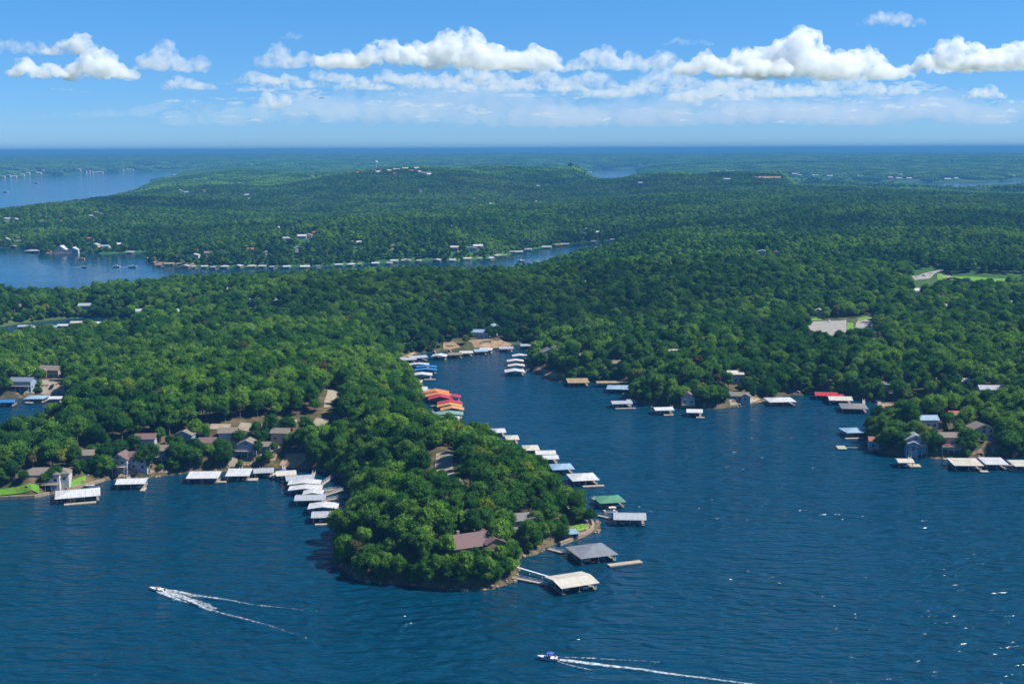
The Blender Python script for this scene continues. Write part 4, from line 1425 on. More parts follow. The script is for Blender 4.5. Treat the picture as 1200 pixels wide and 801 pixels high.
def wake(strips, label):
    """strips: ([(u, v, width m)], ridge height, foam 0/1)"""
    V, Fs, UV, mi = [], [], [], []
    g = random.Random(len(label))
    for pts, hgt_, foam, u0, u1 in strips:
        P_ = [np.array([*at(u, v, 0), w]) for u, v, w in pts]
        seg = []
        for a, b in zip(P_, P_[1:]):
            n_ = max(2, int(np.hypot(*(b - a)[:2]) / 1.2))
            seg += [a + (b - a) * k / n_ for k in range(n_)]
        seg.append(P_[-1])
        nS = len(seg)
        base = len(V)
        K = 8
        for i, p in enumerate(seg):
            q = seg[min(i + 1, nS - 1)] - seg[max(i - 1, 0)]
            L_ = math.hypot(q[0], q[1])
            sx, sy = -q[1] / L_, q[0] / L_
            wob = 0.35 * p[2] * math.sin(i * .35) * g.uniform(.3, 1) * .3
            for k in range(K + 1):
                t = k / K - .5
                hz = hgt_ * (math.cos(t * math.pi * 2) * .5 + .5) * (1 - .8 * i / nS) * g.uniform(.8, 1.15)
                V.append((p[0] + sx * (t * p[2] + wob), p[1] + sy * (t * p[2] + wob), (0.035 if foam else 0.012) + hz + (g.uniform(0, .10) if foam else 0)))
                UV.append((u0 + (u1 - u0) * i / nS, k / K))
        for i in range(nS - 1):
            for k in range(K):
                a = base + i * (K + 1) + k
                Fs.append((a, a + K + 1, a + K + 2, a + 1))
                mi.append(0 if foam else 1)
    me = mesh_np('wake', V, Fs, [FOAM, WATER_MAT], True, mi)
    uvl = me.uv_layers.new(name='UVMap')
    li = np.empty(len(me.loops), np.int32)
    me.loops.foreach_get('vertex_index', li)
    uvl.data.foreach_set('uv', np.array(UV, np.float32)[li].ravel())
    return tag(link(bpy.data.objects.new('boat_wake', me)), label, 'wake', kind='stuff')


wake([([(186, 692, 3.0), (196, 695.5, 9), (212, 700, 11), (232, 706, 8), (252, 714, 5)], .35, True, -.35, .5),
      ([(184, 694, 1.5), (200, 699, 4), (222, 704, 4)], .5, True, -.5, .2),
      ([(186, 690, 1.5), (205, 693.5, 4.5), (230, 698, 5.5), (262, 702.5, 2.8), (300, 709, 2.2), (340, 713, 1.6), (386, 717.5, 1.2)], .35, True, -.25, 1.05),
      ([(215, 702, 3), (240, 712.5, 3.2), (262, 719.5, 3.0), (278, 723, 2.6), (310, 731, 1.6), (368, 750, 1.3)], .35, True, -.1, 1.1),
      ([(196, 694, 2), (262, 703.5, 3), (320, 712, 3.2), (400, 719, 3.0)], .42, False, 0, 1),
      ([(200, 698, 2), (262, 720.5, 3), (320, 736, 3.4), (400, 760, 3.0)], .42, False, 0, 1)], 'white spreading wake behind the speedboat at lower left')
wake([([(650, 772, 2.2), (668, 775, 4.0), (700, 778, 3.4), (740, 783, 3.0), (785, 789, 2.8), (830, 795, 2.4), (880, 801, 2.0), (940, 810, 1.6)], .18, True, -.42, .30),
      ([(648, 773, 1.0), (665, 779, 1.6), (700, 786, 1.2)], .3, True, -.1, .8),
      ([(650, 770, 1.0), (700, 771.5, 1.6), (780, 776, 1.2)], .3, True, 0, .9),
      ([(655, 770, 2), (760, 773, 3), (900, 783, 3)], .35, False, 0, 1)], 'long straight white wake behind the blue and white boat at the bottom')


def person_mesh():
    """seated adult, one continuous skin; hips at the origin, facing -x"""
    J = {'pelvis': (0, 0, 0.08), 'chest': (0.02, 0, 0.42), 'neck': (0.0, 0, 0.60), 'head': (-0.03, 0, 0.78)}
    V = [(0, 0, .08), (.02, 0, .32), (.02, 0, .50), (0, 0, .62), (-.02, 0, .80)]
    E = [(0, 1), (1, 2), (2, 3), (3, 4)]
    rad = [.15, .14, .15, .055, .105]
    for s_ in (-1, 1):
        b = len(V)
        V += [(.02, s_ * .19, .52), (-.10, s_ * .24, .28), (-.34, s_ * .20, .30), (0, s_ * .10, .06), (-.44, s_ * .12, .10), (-.48, s_ * .12, -.34), (-.62, s_ * .12, -.38)]
        E += [(2, b), (b, b + 1), (b + 1, b + 2), (0, b + 3), (b + 3, b + 4), (b + 4, b + 5), (b + 5, b + 6)]
        rad += [.07, .05, .038, .10, .075, .05, .04]
    me = bpy.data.meshes.new('person')
    me.from_pydata(V, E, [])
    o = bpy.data.objects.new('tmp_person', me)
    COL.objects.link(o)
    sk = o.modifiers.new('s', 'SKIN')
    ss = o.modifiers.new('d', 'SUBSURF')
    ss.levels = ss.render_levels = 1
    for i, sv in enumerate(me.skin_vertices[0].data):
        sv.radius = (rad[i], rad[i])
        sv.use_root = i == 0
    dg = bpy.context.evaluated_depsgraph_get()
    r_ = bpy.data.meshes.new_from_object(o.evaluated_get(dg))
    bpy.data.objects.remove(o)
    r_.materials.clear()
    skin = paint('skin', (0.50, 0.27, 0.18), 0.6)
    for c in ((.05, .10, .35), (.55, .06, .05), (.72, .70, .66)):
        pass
    r_.materials.append(skin)
    r_.materials.append(paint('swim_shorts', (0.04, 0.06, 0.18), 0.8))
    r_.materials.append(paint('hair', (0.05, 0.03, 0.02), 0.8))
    for p in r_.polygons:
        c = p.center
        p.material_index = 2 if (c.z > .80 or (c.z > .70 and c.x > .03)) else (1 if c.z < .22 and c.x > -.32 and c.z > -.05 else 0)
    return r_


PERSON = person_mesh()
SHIRTS = {}


def shirted(col_name, col):
    me = PERSON.copy()
    me.materials.append(paint(col_name, col, 0.8))
    for p in me.polygons:
        c = p.center
        if .2 <= c.z < .60 and p.material_index == 0 and c.x > -.16:
            p.material_index = 3
    return me


def seat_person(boat, lx, ly, me, label):
    o = bpy.data.objects.new('person', me)
    link(o)
    a = boat.rotation_euler.z
    o.location = (boat.location.x + lx * math.cos(a) - ly * math.sin(a), boat.location.y + lx * math.sin(a) + ly * math.cos(a), boat.location.z + 1.07)
    o.rotation_euler = (0, 0, a)
    tag(o, label, 'person', 'people riding in the two moving boats')


px_, py_ = at(184, 690.5, .4)
b1 = make_runabout(px_, py_, R(-20), 6.6, HULLW, None, -.15, 'speed_boat')
tag(b1, 'white speedboat with dark trim racing left in front of a spreading wake', 'boat')
seat_person(b1, .35, .55, shirted('red_shirt', (.5, .04, .04)), 'person in a red top seated in the speedboat at lower left')
seat_person(b1, .35, -.55, shirted('dark_shirt', (.03, .04, .07)), 'person in a dark top seated in the speedboat at lower left')
px_, py_ = at(642, 771, .4)
b2 = make_runabout(px_, py_, R(-14), 7.0, HULLW, CANVAS, -.12, 'speed_boat')
tag(b2, 'blue and white motor boat with blue canopy heading left at the bottom', 'boat')
m_ = hull_mb(7.03, 2.56, 1.0)
m_.V = [(x, y, z * .42 + .50) for x, y, z in m_.V]
m_.build('blue_stripe', HULLB, b2)
seat_person(b2, .35, .6, shirted('white_shirt', (.72, .70, .66)), 'person in a white top driving the blue-canopied boat')
seat_person(b2, .35, -.6, shirted('blue_shirt', (.06, .12, .4)), 'person in a blue top beside the driver of the blue-canopied boat')
seat_person(b2, 2.6, .35, SHIRTS.setdefault('r', shirted('red_shirt', (.5, .04, .04))), 'person in a red top on the stern seat of the blue-canopied boat')


def far_boat(u, v, L, rot, label, hull=HULLW, grp=None):
    x, y = at(u, v, .4)
    m_ = hull_mb(L, L * .34, L * .17)
    n0 = len(m_.F)
    m_.box(-L * .1, L * .18, -L * .10, L * .10, L * .15, L * .25)
    m_.mi = 1
    m_.box(-L * .13, -L * .101, -L * .09, L * .09, L * .16, L * .24)
    o = m_.build('motor_boat', [hull, GLASS])
    o.location = (x, y, -.1)
    o.rotation_euler = (0, 0, R(rot))
    tag(o, label, 'boat', grp)
    return x, y


MG = 'boats crossing the middle lake arm'
ORG = paint('orange_gelcoat', (.75, .38, .10), .3)
far_boat(95, 303.5, 11, 0, 'orange-topped boat crossing the middle lake arm', ORG, MG)
far_boat(99, 313, 10, 178, 'white boat below the orange-topped one on the middle lake arm', HULLW, MG)
far_boat(136, 312.5, 11, 0, 'white boat mid-way between two others on the middle lake arm', HULLW, MG)
far_boat(156, 313, 13, 182, 'rightmost white boat near the trees of the middle lake arm', HULLW, MG)
wake([([(98, 303.6, 3), (90, 304.0, 3)], .1, True, -.5, .6), ([(96, 313.2, 4), (80, 312.6, 5)], .1, True, -.5, .7), ([(139, 312.7, 4), (150, 313.2, 4)], .1, True, -.5, .7), ([(150, 313, 4), (141, 313.1, 3)], .1, True, -.4, .7), ([(158, 313.2, 4), (170, 313.8, 3)], .1, True, -.4, .7)], 'thin wakes on the middle lake arm')
far_boat(610, 306.3, 14, 20, 'larger white cruiser in the narrow part of the lake arm', HULLW)
far_boat(629, 307.2, 10, 20, 'small white boat by the trees in the narrow part of the lake arm', HULLW)
far_boat(42, 215, 26, 0, 'white boat on the distant wide water at upper left', HULLW)
far_boat(6, 225.3, 22, 0, 'white boat nearest the frame side on the distant wide water', HULLW)
# moored or drifting boats close in
bt = make_runabout(*at(738, 471, .4), R(12), 9, HULLW, None, -.2, 'cabin_cruiser')
tag(bt, 'white cruiser moored at the right end of the light grey dock roof', 'boat')
m_ = MB(); m_.box(-2.3, .6, -1.1, 1.1, 1.15, 2.2); m_.build('cabin', HULLW, bt)
bt = make_runabout(*at(317, 557, .3), R(70), 8, HULLW, None, -.2); tag(bt, 'white open motor boat moored between two dock roofs in the left cove', 'boat')
bt = make_pontoon(*at(330, 556, .3), R(50), 7.5); tag(bt, 'blue-canopied pontoon boat moored in the left cove', 'boat')
bt = make_pontoon(*at(715, 600, .3), R(10), 6.5, VINYL); tag(bt, 'beige pontoon boat floating just below the green-roofed dock', 'boat')
bt = make_runabout(*at(1001, 491, .3), R(0), 6, HULLW, None, -.2, 'row_boat') if False else None
bt = make_runabout(*at(1022, 494, .3), R(0), 5.5, HULLW, None, -.2); tag(bt, 'small white boat by the trees above the right-hand point', 'boat')
bt = make_runabout(*at(105, 569.5, .3), R(20), 5.0, HULLW, None, -.2); tag(bt, 'small white boat drawn up behind the big white dock at lower left', 'boat')
bt = make_runabout(*at(35, 472.5, .3), R(150), 7.5, HULLW, None, -.2); tag(bt, 'white motor boat left of the pale blue roof in the left inlet', 'boat')
bt = make_runabout(*at(13, 472.5, .3), R(180), 7.0, HULLW, None, -.2); tag(bt, 'white motor boat beside the bright blue roof in the left inlet', 'boat')
bt = make_pontoon(*at(65, 470.5, .3), R(180), 7.0); tag(bt, 'pontoon boat below the small white roof of the left inlet', 'boat')
bt = make_runabout(*at(893, 473.3, .3), R(0), 6, HULLW, None, -.2) if False else None


# ------------------------------------------------------------------ houses
def gable_walls(m_, w, d, z0, z1, rise, kind):
    a, b = w / 2, d / 2
    m_.box(-a, a, -b, b, z0, z1)
    if kind == 'gx':
        for s_ in (-1, 1):
            m_.face((s_ * a, -b, z1), (s_ * a, b, z1), (s_ * a, 0, z1 + rise * b / (b + .5)))
    elif kind == 'gy':
        for s_ in (-1, 1):
            m_.face((-a, s_ * b, z1), (a, s_ * b, z1), (0, s_ * b, z1 + rise * a / (a + .5)))


def window_at(parent, x, y, z, w, h, axis):
    """glass proud of the wall, white frame round it; axis 'y-' faces the water, 'x+' the right side"""
    g_ = MB()
    f_ = MB()
    t = .09
    if axis[0] == 'y':
        s_ = -1 if axis[1] == '-' else 1
        ya, yb = sorted((y, y + s_ * .05))
        g_.box(x - w / 2, x + w / 2, ya, yb, z, z + h)
        yc, yd = sorted((y, y + s_ * .10))
        for x0, x1, z0, z1 in ((x - w / 2 - t, x - w / 2, z - t, z + h + t), (x + w / 2, x + w / 2 + t, z - t, z + h + t), (x - w / 2, x + w / 2, z - t, z), (x - w / 2, x + w / 2, z + h, z + h + t)):
            f_.box(x0, x1, yc, yd, z0, z1)
    else:
        s_ = -1 if axis[1] == '-' else 1
        xa, xb = sorted((x, x + s_ * .05))
        g_.box(xa, xb, y - w / 2, y + w / 2, z, z + h)
        xc, xd = sorted((x, x + s_ * .10))
        for y0, y1, z0, z1 in ((y - w / 2 - t, y - w / 2, z - t, z + h + t), (y + w / 2, y + w / 2 + t, z - t, z + h + t), (y - w / 2, y + w / 2, z - t, z), (y - w / 2, y + w / 2, z + h, z + h + t)):
            f_.box(xc, xd, y0, y1, z0, z1)
    o = g_.build('window', GLASS, parent)
    f_.build('frame', TRIM, o)
    return o


def house(u, v, w, d, hgt_, roof, rc, wc, label, rot=0, rise=None, short=None, wing=None, deck=False, chimney=False, clear=None, front=22, detail=True, cat='house', name='house', group='houses among the trees', sunk=0.0):
    """(u, v) is where the middle of the house meets the ground"""
    x, y, z = on_ground(u, v)
    rot = R(rot)
    if v > 330:
        w, d, hgt_ = w * .82, d * .85, hgt_ * .86
        front *= .5
        if wing:
            wing = tuple(q * .84 if not isinstance(q, str) else q for q in wing)
        if rise:
            rise *= .84
    c_, s_ = math.cos(rot), math.sin(rot)
    cor = [(x + a * c_ - b * s_, y + a * s_ + b * c_) for a in (-w / 2, w / 2) for b in (-d / 2, d / 2)]
    zz = [float(ground(*p)[0]) for p in cor] + [z]
    zmin, zmax = min(zz), max(zz)
    z = max(0.6, zmax * .6 + zmin * .4)
    low = max(zmin - z - 1.0, -4.0)
    rise = rise if rise is not None else .30 * (w if roof == 'gy' else d) * .8
    DISCS.append((x, y, max(w, d) * .5 + (2.5 if clear is None else clear)))
    if front:
        r_ = math.hypot(x, y)
        STRIPS.append((x, y, x * (1 - front / r_), y * (1 - front / r_), max(3.0, w * .30)))
    if short:
        LANDMARKS.append((x, y, short))
    if not detail:
        m_ = MB()
        m_.mi = 1
        gable_walls(m_, w, d, low, hgt_, rise, roof)
        m_.mi = 0
        m_.solid(roof_faces(roof, w, d, hgt_ + .15, rise, .6), .2)
        m_.mi = 2
        n_ = max(2, int(w / 3.2))
        for st in range(max(1, int(hgt_ / 2.9))):
            for k in range(n_):
                xx = -w / 2 + w * (k + .5) / n_
                m_.box(xx - .6, xx + .6, -d / 2 - .05, -d / 2, .9 + st * 2.8, 2.2 + st * 2.8)
        o = m_.build(name, [ROOFS[rc], WALLS[wc], GLASS])
        o.location = (x, y, z)
        o.rotation_euler = (0, 0, rot)
        tag(o, label, cat, group)
        return o
    e = empty(name, x, y, z, rot)
    tag(e, label, cat, group)
    m_ = MB()
    gable_walls(m_, w, d, low, hgt_, rise, roof)
    m_.build('wall', WALLS[wc], e)
    m_ = MB()
    m_.solid(roof_faces(roof, w, d, hgt_ + .15, rise, .6), .2)
    rf = m_.build('roof', ROOFS[rc], e)
    if chimney:
        m_ = MB()
        m_.box(-w * .28 - .5, -w * .28 + .5, .2, 1.2, hgt_ + .4, hgt_ + rise + 1.2)
        m_.build('chimney', STONE, rf)
    ns = max(1, int((hgt_ + .3) / 2.8))
    n_ = max(2, int(w / 3.4))
    for st in range(ns):
        for k in range(n_):
            window_at(e, -w / 2 + w * (k + .5) / n_, -d / 2, .9 + st * 2.8, 1.5, 1.4, 'y-')
        for k in range(max(1, int(d / 4))):
            window_at(e, w / 2, -d / 2 + d * (k + .5) / max(1, int(d / 4)), .9 + st * 2.8, 1.1, 1.3, 'x+')
    if roof == 'gy':
        window_at(e, 0, -d / 2, hgt_ + .3, 1.6, min(1.4, rise * .4), 'y-')
    m_ = MB()
    m_.box(w / 2 - 1.6, w / 2 - .7, d / 2, d / 2 + .08, 0, 2.1)
    m_.build('door', WALLS['brown'], e)
    if wing:
        wx, wy, ww, wd_, wh, wk = wing
        ea = empty('wing', 0, 0, 0)
        ea.parent = e
        m_ = MB()
        gable_walls(m_, ww, wd_, low, wh, .28 * min(ww, wd_), wk)
        o = m_.build('wing', WALLS[wc], e)
        bpy.data.objects.remove(ea)
        o.location = (wx, wy, 0)
        m_ = MB()
        m_.solid(roof_faces(wk, ww, wd_, wh + .15, .28 * min(ww, wd_), .6), .2)
        m_.build('wing_roof', ROOFS[rc], o)
        for k in range(max(1, int(ww / 3.5))):
            for st in range(max(1, int(wh / 2.8))):
                window_at(o, -ww / 2 + ww * (k + .5) / max(1, int(ww / 3.5)), -wd_ / 2, .9 + st * 2.8, 1.4, 1.4, 'y-')
    if deck:
        dz = 2.7 if hgt_ > 4.5 else .2
        m_ = MB()
        m_.box(-w / 2, w / 2, -d / 2 - 3.4, -d / 2 - .12, dz - .2, dz)
        dk = m_.build('deck', PLANK, e)
        m_ = MB()
        for k in range(int(w / 2.5) + 1):
            xx = -w / 2 + .1 + (w - .2) * k / int(w / 2.5)
            m_.box(xx - .08, xx + .08, -d / 2 - 3.3, -d / 2 - 3.14, low, dz - .21)
            m_.box(xx - .05, xx + .05, -d / 2 - 3.38, -d / 2 - 3.28, dz, dz + 1.0)
        m_.box(-w / 2, w / 2, -d / 2 - 3.38, -d / 2 - 3.28, dz + 1.0, dz + 1.08)
        m_.box(-w / 2, w / 2, -d / 2 - 3.36, -d / 2 - 3.30, dz + .45, dz + .51)
        m_.build('railing', TRIM, dk)
    return e


H = house
H(50, 556, 21, 11, 5.0, 'hip', 'taupe', 'white', 'wide taupe-roofed white house behind the bright lawn at lower left', 6, 3.0, 'wide taupe-roofed house', (9.5, 3.0, 10, 9, 4.5, 'hip'), True, False, front=34)
H(143, 546, 11, 10, 6.8, 'gy', 'mauve', 'grey', 'purple-brown roofed grey house with tall window wall above the white dock', -8, 3.4, 'purple-brown roofed house', (10.5, 3.5, 11, 9, 7.5, 'gx'), True, False, front=34)
H(194, 538, 13, 9, 6.0, 'gx', 'taupe', 'blue', 'blue house with stacked decks between tall trees right of the purple-brown roofs', 0, 2.6, 'blue house with stacked decks', None, True, False, front=20)
H(244, 528, 10, 9, 5.6, 'gx', 'mauve', 'blue', 'blue house half hidden by trees above the long white flat-roofed dock', 5, 2.6, 'half-hidden blue house', None, True, False, front=24)
H(291, 531, 12, 9, 5.8, 'gy', 'taupe', 'blue', 'blue-gabled house with grey-brown roof above the brown slope', -4, 3.2, 'blue-gabled house', (9.0, 2.5, 9, 8, 4.6, 'gx'), True, False, front=42)
H(61, 441, 19, 11, 6.0, 'gx', 'taupe', 'beige', 'beige house with long taupe roof above the tan drive at left', -12, 3.0, 'beige house by the tan drive', (-3, -5.0, 5, 5, 6.0, 'gy'), False, False, front=46)
H(60, 428, 18, 9, 3.4, 'gx', 'cream', 'tan', 'long low cream-roofed building behind the beige house at left', -4, 1.6, None, None, False, False, front=12, detail=False)
H(27, 452, 18, 10, 6.0, 'gx', 'slate', 'blue', 'blue decked house under trees above the bright blue dock roof', -6, 2.6, 'blue decked house at left', None, True, False, front=26)
H(552, 646, 22, 15, 4.6, 'gx', 'mauve', 'brown', 'large brown-mauve roofed house among trees near the tip of the point', 24, 4.2, 'brown-mauve roofed house', (8.2, -1.0, 9, 17, 5.4, 'gy'), False, True, 0.0, front=17)
H(607, 616, 14, 9, 4.2, 'gx', 'shingle', 'white', 'grey-shingled white house right of the brown-mauve roofed one', 18, 2.6, 'grey-shingled house', (6, -2.5, 7, 8, 4.2, 'gy'), True, False, 0.5, front=7)
H(614, 596, 8, 6, 3.4, 'gx', 'rust', 'tan', 'small rust-red roofed cabin behind the grey-shingled house', 14, 2.0, 'rust-red roofed cabin', None, False, False, .5, front=14)
H(667, 632, 7.5, 6, 2.9, 'flat', 'sky', 'brown', 'little pale-roofed boathouse on the stone edge under the clipped lawn', 16, .3, 'little pale-roofed boathouse', None, False, False, 1, front=12, cat='boathouse', name='boat_house')
H(455, 479, 12, 9, 4.2, 'hip', 'slate', 'brown', 'slate-blue hip-roofed house in the woods west of the orange dock roofs', 10, 2.8, 'slate-blue roofed house', None, False, False, 1, front=14)
H(530, 575, 8, 7, 3.8, 'gx', 'taupe', 'tan', 'small tan house at the lower end of the peninsula road', 30, 2.0, 'small tan house by the road', None, False, False, 1, front=10)
H(585, 538, 7, 6, 3.6, 'gx', 'light', 'white', 'little pale roof peeking from the woods near the top of the peninsula', 10, 1.8, None, None, False, False, .5, front=8, detail=False)
H(643, 421, 15, 10, 6.0, 'gy', 'shingle', 'white', 'grey gabled house facing the narrow cove from its east side', 14, 4.0, 'grey gabled house', (7.5, 4, 6, 6, 9.5, 'gy'), False, False, 1, front=16)
H(683, 421, 22, 9, 3.2, 'gx', 'cream', 'tan', 'long low cream roof in the woods behind the tan square-roofed dock', 4, 1.4, None, None, False, False, 1, front=16, detail=False)
H(697, 409, 13, 9, 4.5, 'gy', 'light', 'white', 'pale gabled cottage higher up behind the long low cream roof', -10, 2.4, None, None, False, False, 1, front=16, detail=False)
H(672, 383, 12, 9, 5, 'gy', 'cream', 'white', 'white house on the wooded slope right above the cove corner', 6, 2.4, None, None, False, False, 1, front=22, detail=False)
H(690, 376, 9, 8, 4, 'gx', 'light', 'grey', 'small grey roof right of the white house above the cove corner', 6, 2, None, None, False, False, 1, front=18, detail=False)
H(733, 376, 18, 10, 5, 'gx', 'mauve', 'tan', 'mauve-roofed house in woods above the east shore', 6, 2.4, None, None, False, False, 1, front=24, detail=False)
H(750, 401, 14, 9, 4.5, 'gx', 'sky', 'blue', 'pale blue cottage in the woods above the long tan pier roof', 2, 2.2, None, None, False, False, 1, front=20, detail=False)
H(775, 405, 12, 9, 4.5, 'gx', 'sky', 'white', 'pale blue roof right of the pale blue cottage', -4, 2.2, None, None, False, False, 1, front=20, detail=False)
H(797, 420, 20, 10, 5, 'gx', 'cream', 'blue', 'wide blue house with cream roof on the wooded slope', 4, 2.4, None, None, True, False, 1, front=26, detail=False)
H(765, 423, 10, 8, 4, 'gx', 'white', 'white', 'small white roof left of the wide blue house', 0, 2, None, None, False, False, 1, front=18, detail=False)
H(822, 402, 11, 8, 4.5, 'gx', 'tan', 'tan', 'tan cottage up the slope right of the wide blue house', 0, 2, None, None, False, False, 1, front=18, detail=False)
H(720, 432, 10, 8, 4.5, 'gx', 'taupe', 'brown', 'taupe roof above the long tan pier roof', 8, 2, None, None, False, False, 1, front=18, detail=False)
H(806, 471.5, 10, 9, 4.4, 'gy', 'brown', 'white', 'brown A-frame house with white and blue front close to the east shore', -6, 4.2, 'brown A-frame house', None, True, False, 1, front=22)
H(864, 466, 17, 9, 3.6, 'gx', 'taupe', 'white', 'low taupe-roofed house on the small grassy point of the east shore', -10, 2.4, 'low taupe-roofed house', (6, -2.5, 7, 7, 3.6, 'gy'), False, False, 1, front=18)
H(861, 448, 12, 9, 6, 'gx', 'cream', 'grey', 'tall cream-roofed house in the woods behind the low taupe-roofed one', 0, 2.4, None, None, False, False, 1, front=20, detail=False)
H(1026, 525, 9, 7, 4.6, 'gx', 'rust', 'white', 'rust-roofed white cottage on the tip of the right-hand point', -6, 2.2, 'rust-roofed white cottage', None, True, False, 1, front=18)
H(1071, 521, 13, 10, 6.4, 'gy', 'light', 'blue', 'tall grey-gabled blue house on the right-hand point', -6, 3.4, 'tall grey-gabled blue house', (-2, -6, 6, 5, 5, 'gy'), True, False, 1, front=28)
H(1085, 500, 13, 9, 5, 'gx', 'sky', 'white', 'pale blue roof deeper in the woods of the right-hand point', 0, 2.4, None, None, False, False, 1, front=18, detail=False)
H(1113, 519, 15, 9, 5, 'gx', 'taupe', 'tan', 'taupe-roofed house behind the red umbrellas', 0, 2.4, 'taupe-roofed house by the umbrellas', None, True, False, 1, front=22)
H(1148, 513, 14, 10, 6.4, 'gy', 'taupe', 'tan', 'tall tan house right of the red umbrellas', 8, 3.0, 'tall tan house on the right-hand point', None, False, False, 1, front=24)
H(1120, 493, 10, 8, 4, 'gx', 'rust', 'white', 'small red-roofed shed by the inlet behind the right-hand point', 0, 1.8, None, None, False, False, 1, front=14, detail=False)
H(1162, 466, 20, 10, 6.5, 'gx', 'light', 'blue', 'large blue house with white balconies on the right-hand wooded slope', -4, 2.6, None, None, True, False, 1, front=26, detail=False)
H(1181, 444, 13, 10, 6, 'gy', 'light', 'white', 'white gabled house higher on the right-hand slope', -8, 3, None, None, False, False, 1, front=20, detail=False)
H(1127, 453, 10, 8, 4, 'gx', 'cream', 'tan', 'small cream roof left of the large blue house on the right slope', 0, 1.8, None, None, False, False, 1, front=16, detail=False)
H(1036, 458, 10, 8, 5, 'gx', 'taupe', 'white', 'small white house above the dark grey dock roof', 0, 2.2, None, None, False, False, 1, front=18, detail=False)
H(986, 447, 8, 7, 4, 'gx', 'red', 'white', 'small red roof in the trees above the red dock', 0, 1.8, None, None, False, False, 1, front=10, detail=False)
H(533, 392, 17, 10, 4.5, 'gx', 'taupe', 'tan', 'taupe-roofed lodge above the cove head', 4, 2.4, None, None, False, False, 1, front=18, detail=False)
H(563, 396, 17, 10, 5, 'gx', 'sky', 'white', 'white building with pale blue roof on the bare slope of the cove head', -6, 2.4, None, None, False, False, 1, front=26, detail=False)
H(577, 392, 12, 10, 6.5, 'gy', 'sky', 'white', 'tall pale blue gabled shed right of the white building at the cove head', -20, 3.4, None, None, False, False, 1, front=26, detail=False)
H(548, 382, 12, 9, 4, 'gx', 'cream', 'tan', 'cream roof higher behind the lodge at the cove head', 4, 2, None, None, False, False, 1, front=16, detail=False)
H(510, 391, 9, 8, 5, 'gy', 'taupe', 'tan', 'narrow tan house in the trees left of the lodge', 0, 2.2, None, None, False, False, 1, front=16, detail=False)
H(172, 528, 12, 9, 6.0, 'gx', 'mauve', 'grey', 'grey house with purple-brown roof up the slope behind the two left shore houses', 4, 2.6, None, None, False, False, .5, front=26, detail=False)
H(218, 522, 11, 9, 6.0, 'gy', 'taupe', 'blue', 'blue-grey gabled house between tall trees left of the half-hidden blue house', -6, 2.8, None, None, False, False, .5, front=24, detail=False)
H(268, 520, 11, 9, 5.5, 'gx', 'taupe', 'grey', 'grey house up the slope between the half-hidden blue house and the blue-gabled one', 4, 2.6, None, None, False, False, .5, front=22, detail=False)
H(330, 515, 11, 9, 5.0, 'gx', 'taupe', 'tan', 'tan house above the brown clearing that runs to the left cove', -8, 2.4, None, None, False, False, .5, front=20, detail=False)
H(100, 545, 11, 9, 5.0, 'gx', 'taupe', 'tan', 'tan house half hidden by trees between the lawn house and the purple-brown roofed one', 6, 2.4, None, None, False, False, .5, front=16, detail=False)
# inland, small
SM = [(100, 363, 14, 'light', 'white', 'pale gabled house above the docks of the upper-left inlet'), (21, 364, 12, 'taupe', 'tan', 'tan house at the left above the upper-left inlet'),
      (165, 369, 10, 'light', 'white', 'white house right of the upper-left inlet docks'), (208, 370, 12, 'white', 'white', 'small white roof on the ridge right of the upper-left inlet'),
      (295, 358, 16, 'cream', 'tan', 'cream roofed house on the middle ridge'), (266, 344, 10, 'cream', 'tan', 'small cream roof high on the middle ridge'), (324, 357, 10, 'light', 'white', 'tiny pale roof right of the cream roofed house on the middle ridge'),
      (686, 336, 14, 'white', 'white', 'bright white house alone in the central forest'), (767, 314, 20, 'cream', 'white', 'long cream building among houses in the central forest clearing'), (785, 314, 16, 'white', 'white', 'white building at the right of the central clearing'),
      (751, 315, 14, 'light', 'grey', 'grey building at the left of the central clearing'), (805, 313, 10, 'taupe', 'tan', 'taupe roof right of the central clearing'), (893, 300, 22, 'sky', 'white', 'large pale blue-roofed house on the right-hand ridge'),
      (909, 301, 14, 'rust', 'white', 'rust-roofed building right of the large pale blue-roofed house'), (959, 370, 11, 'light', 'grey', 'small pale shelter behind the parking lot'), (1077, 345, 18, 'white', 'white', 'pale building by the road above the right-hand forest'),
      (1110, 364, 14, 'light', 'white', 'pale roof in the forest right of the road'), (1185, 360, 14, 'cream', 'tan', 'cream roof in the far right forest'), (946, 394, 12, 'tan', 'tan', 'tan kiosk at the corner of the parking lot')]
for (u, v, w, rc, wc, lab) in SM:
    H(u, v, w, 9, 4.5, random.choice(['gx', 'gy', 'gx']), rc, wc, lab, random.uniform(-15, 15), 2.6, None, None, False, False, 3, front=(150 if v > 330 else 80), detail=False)
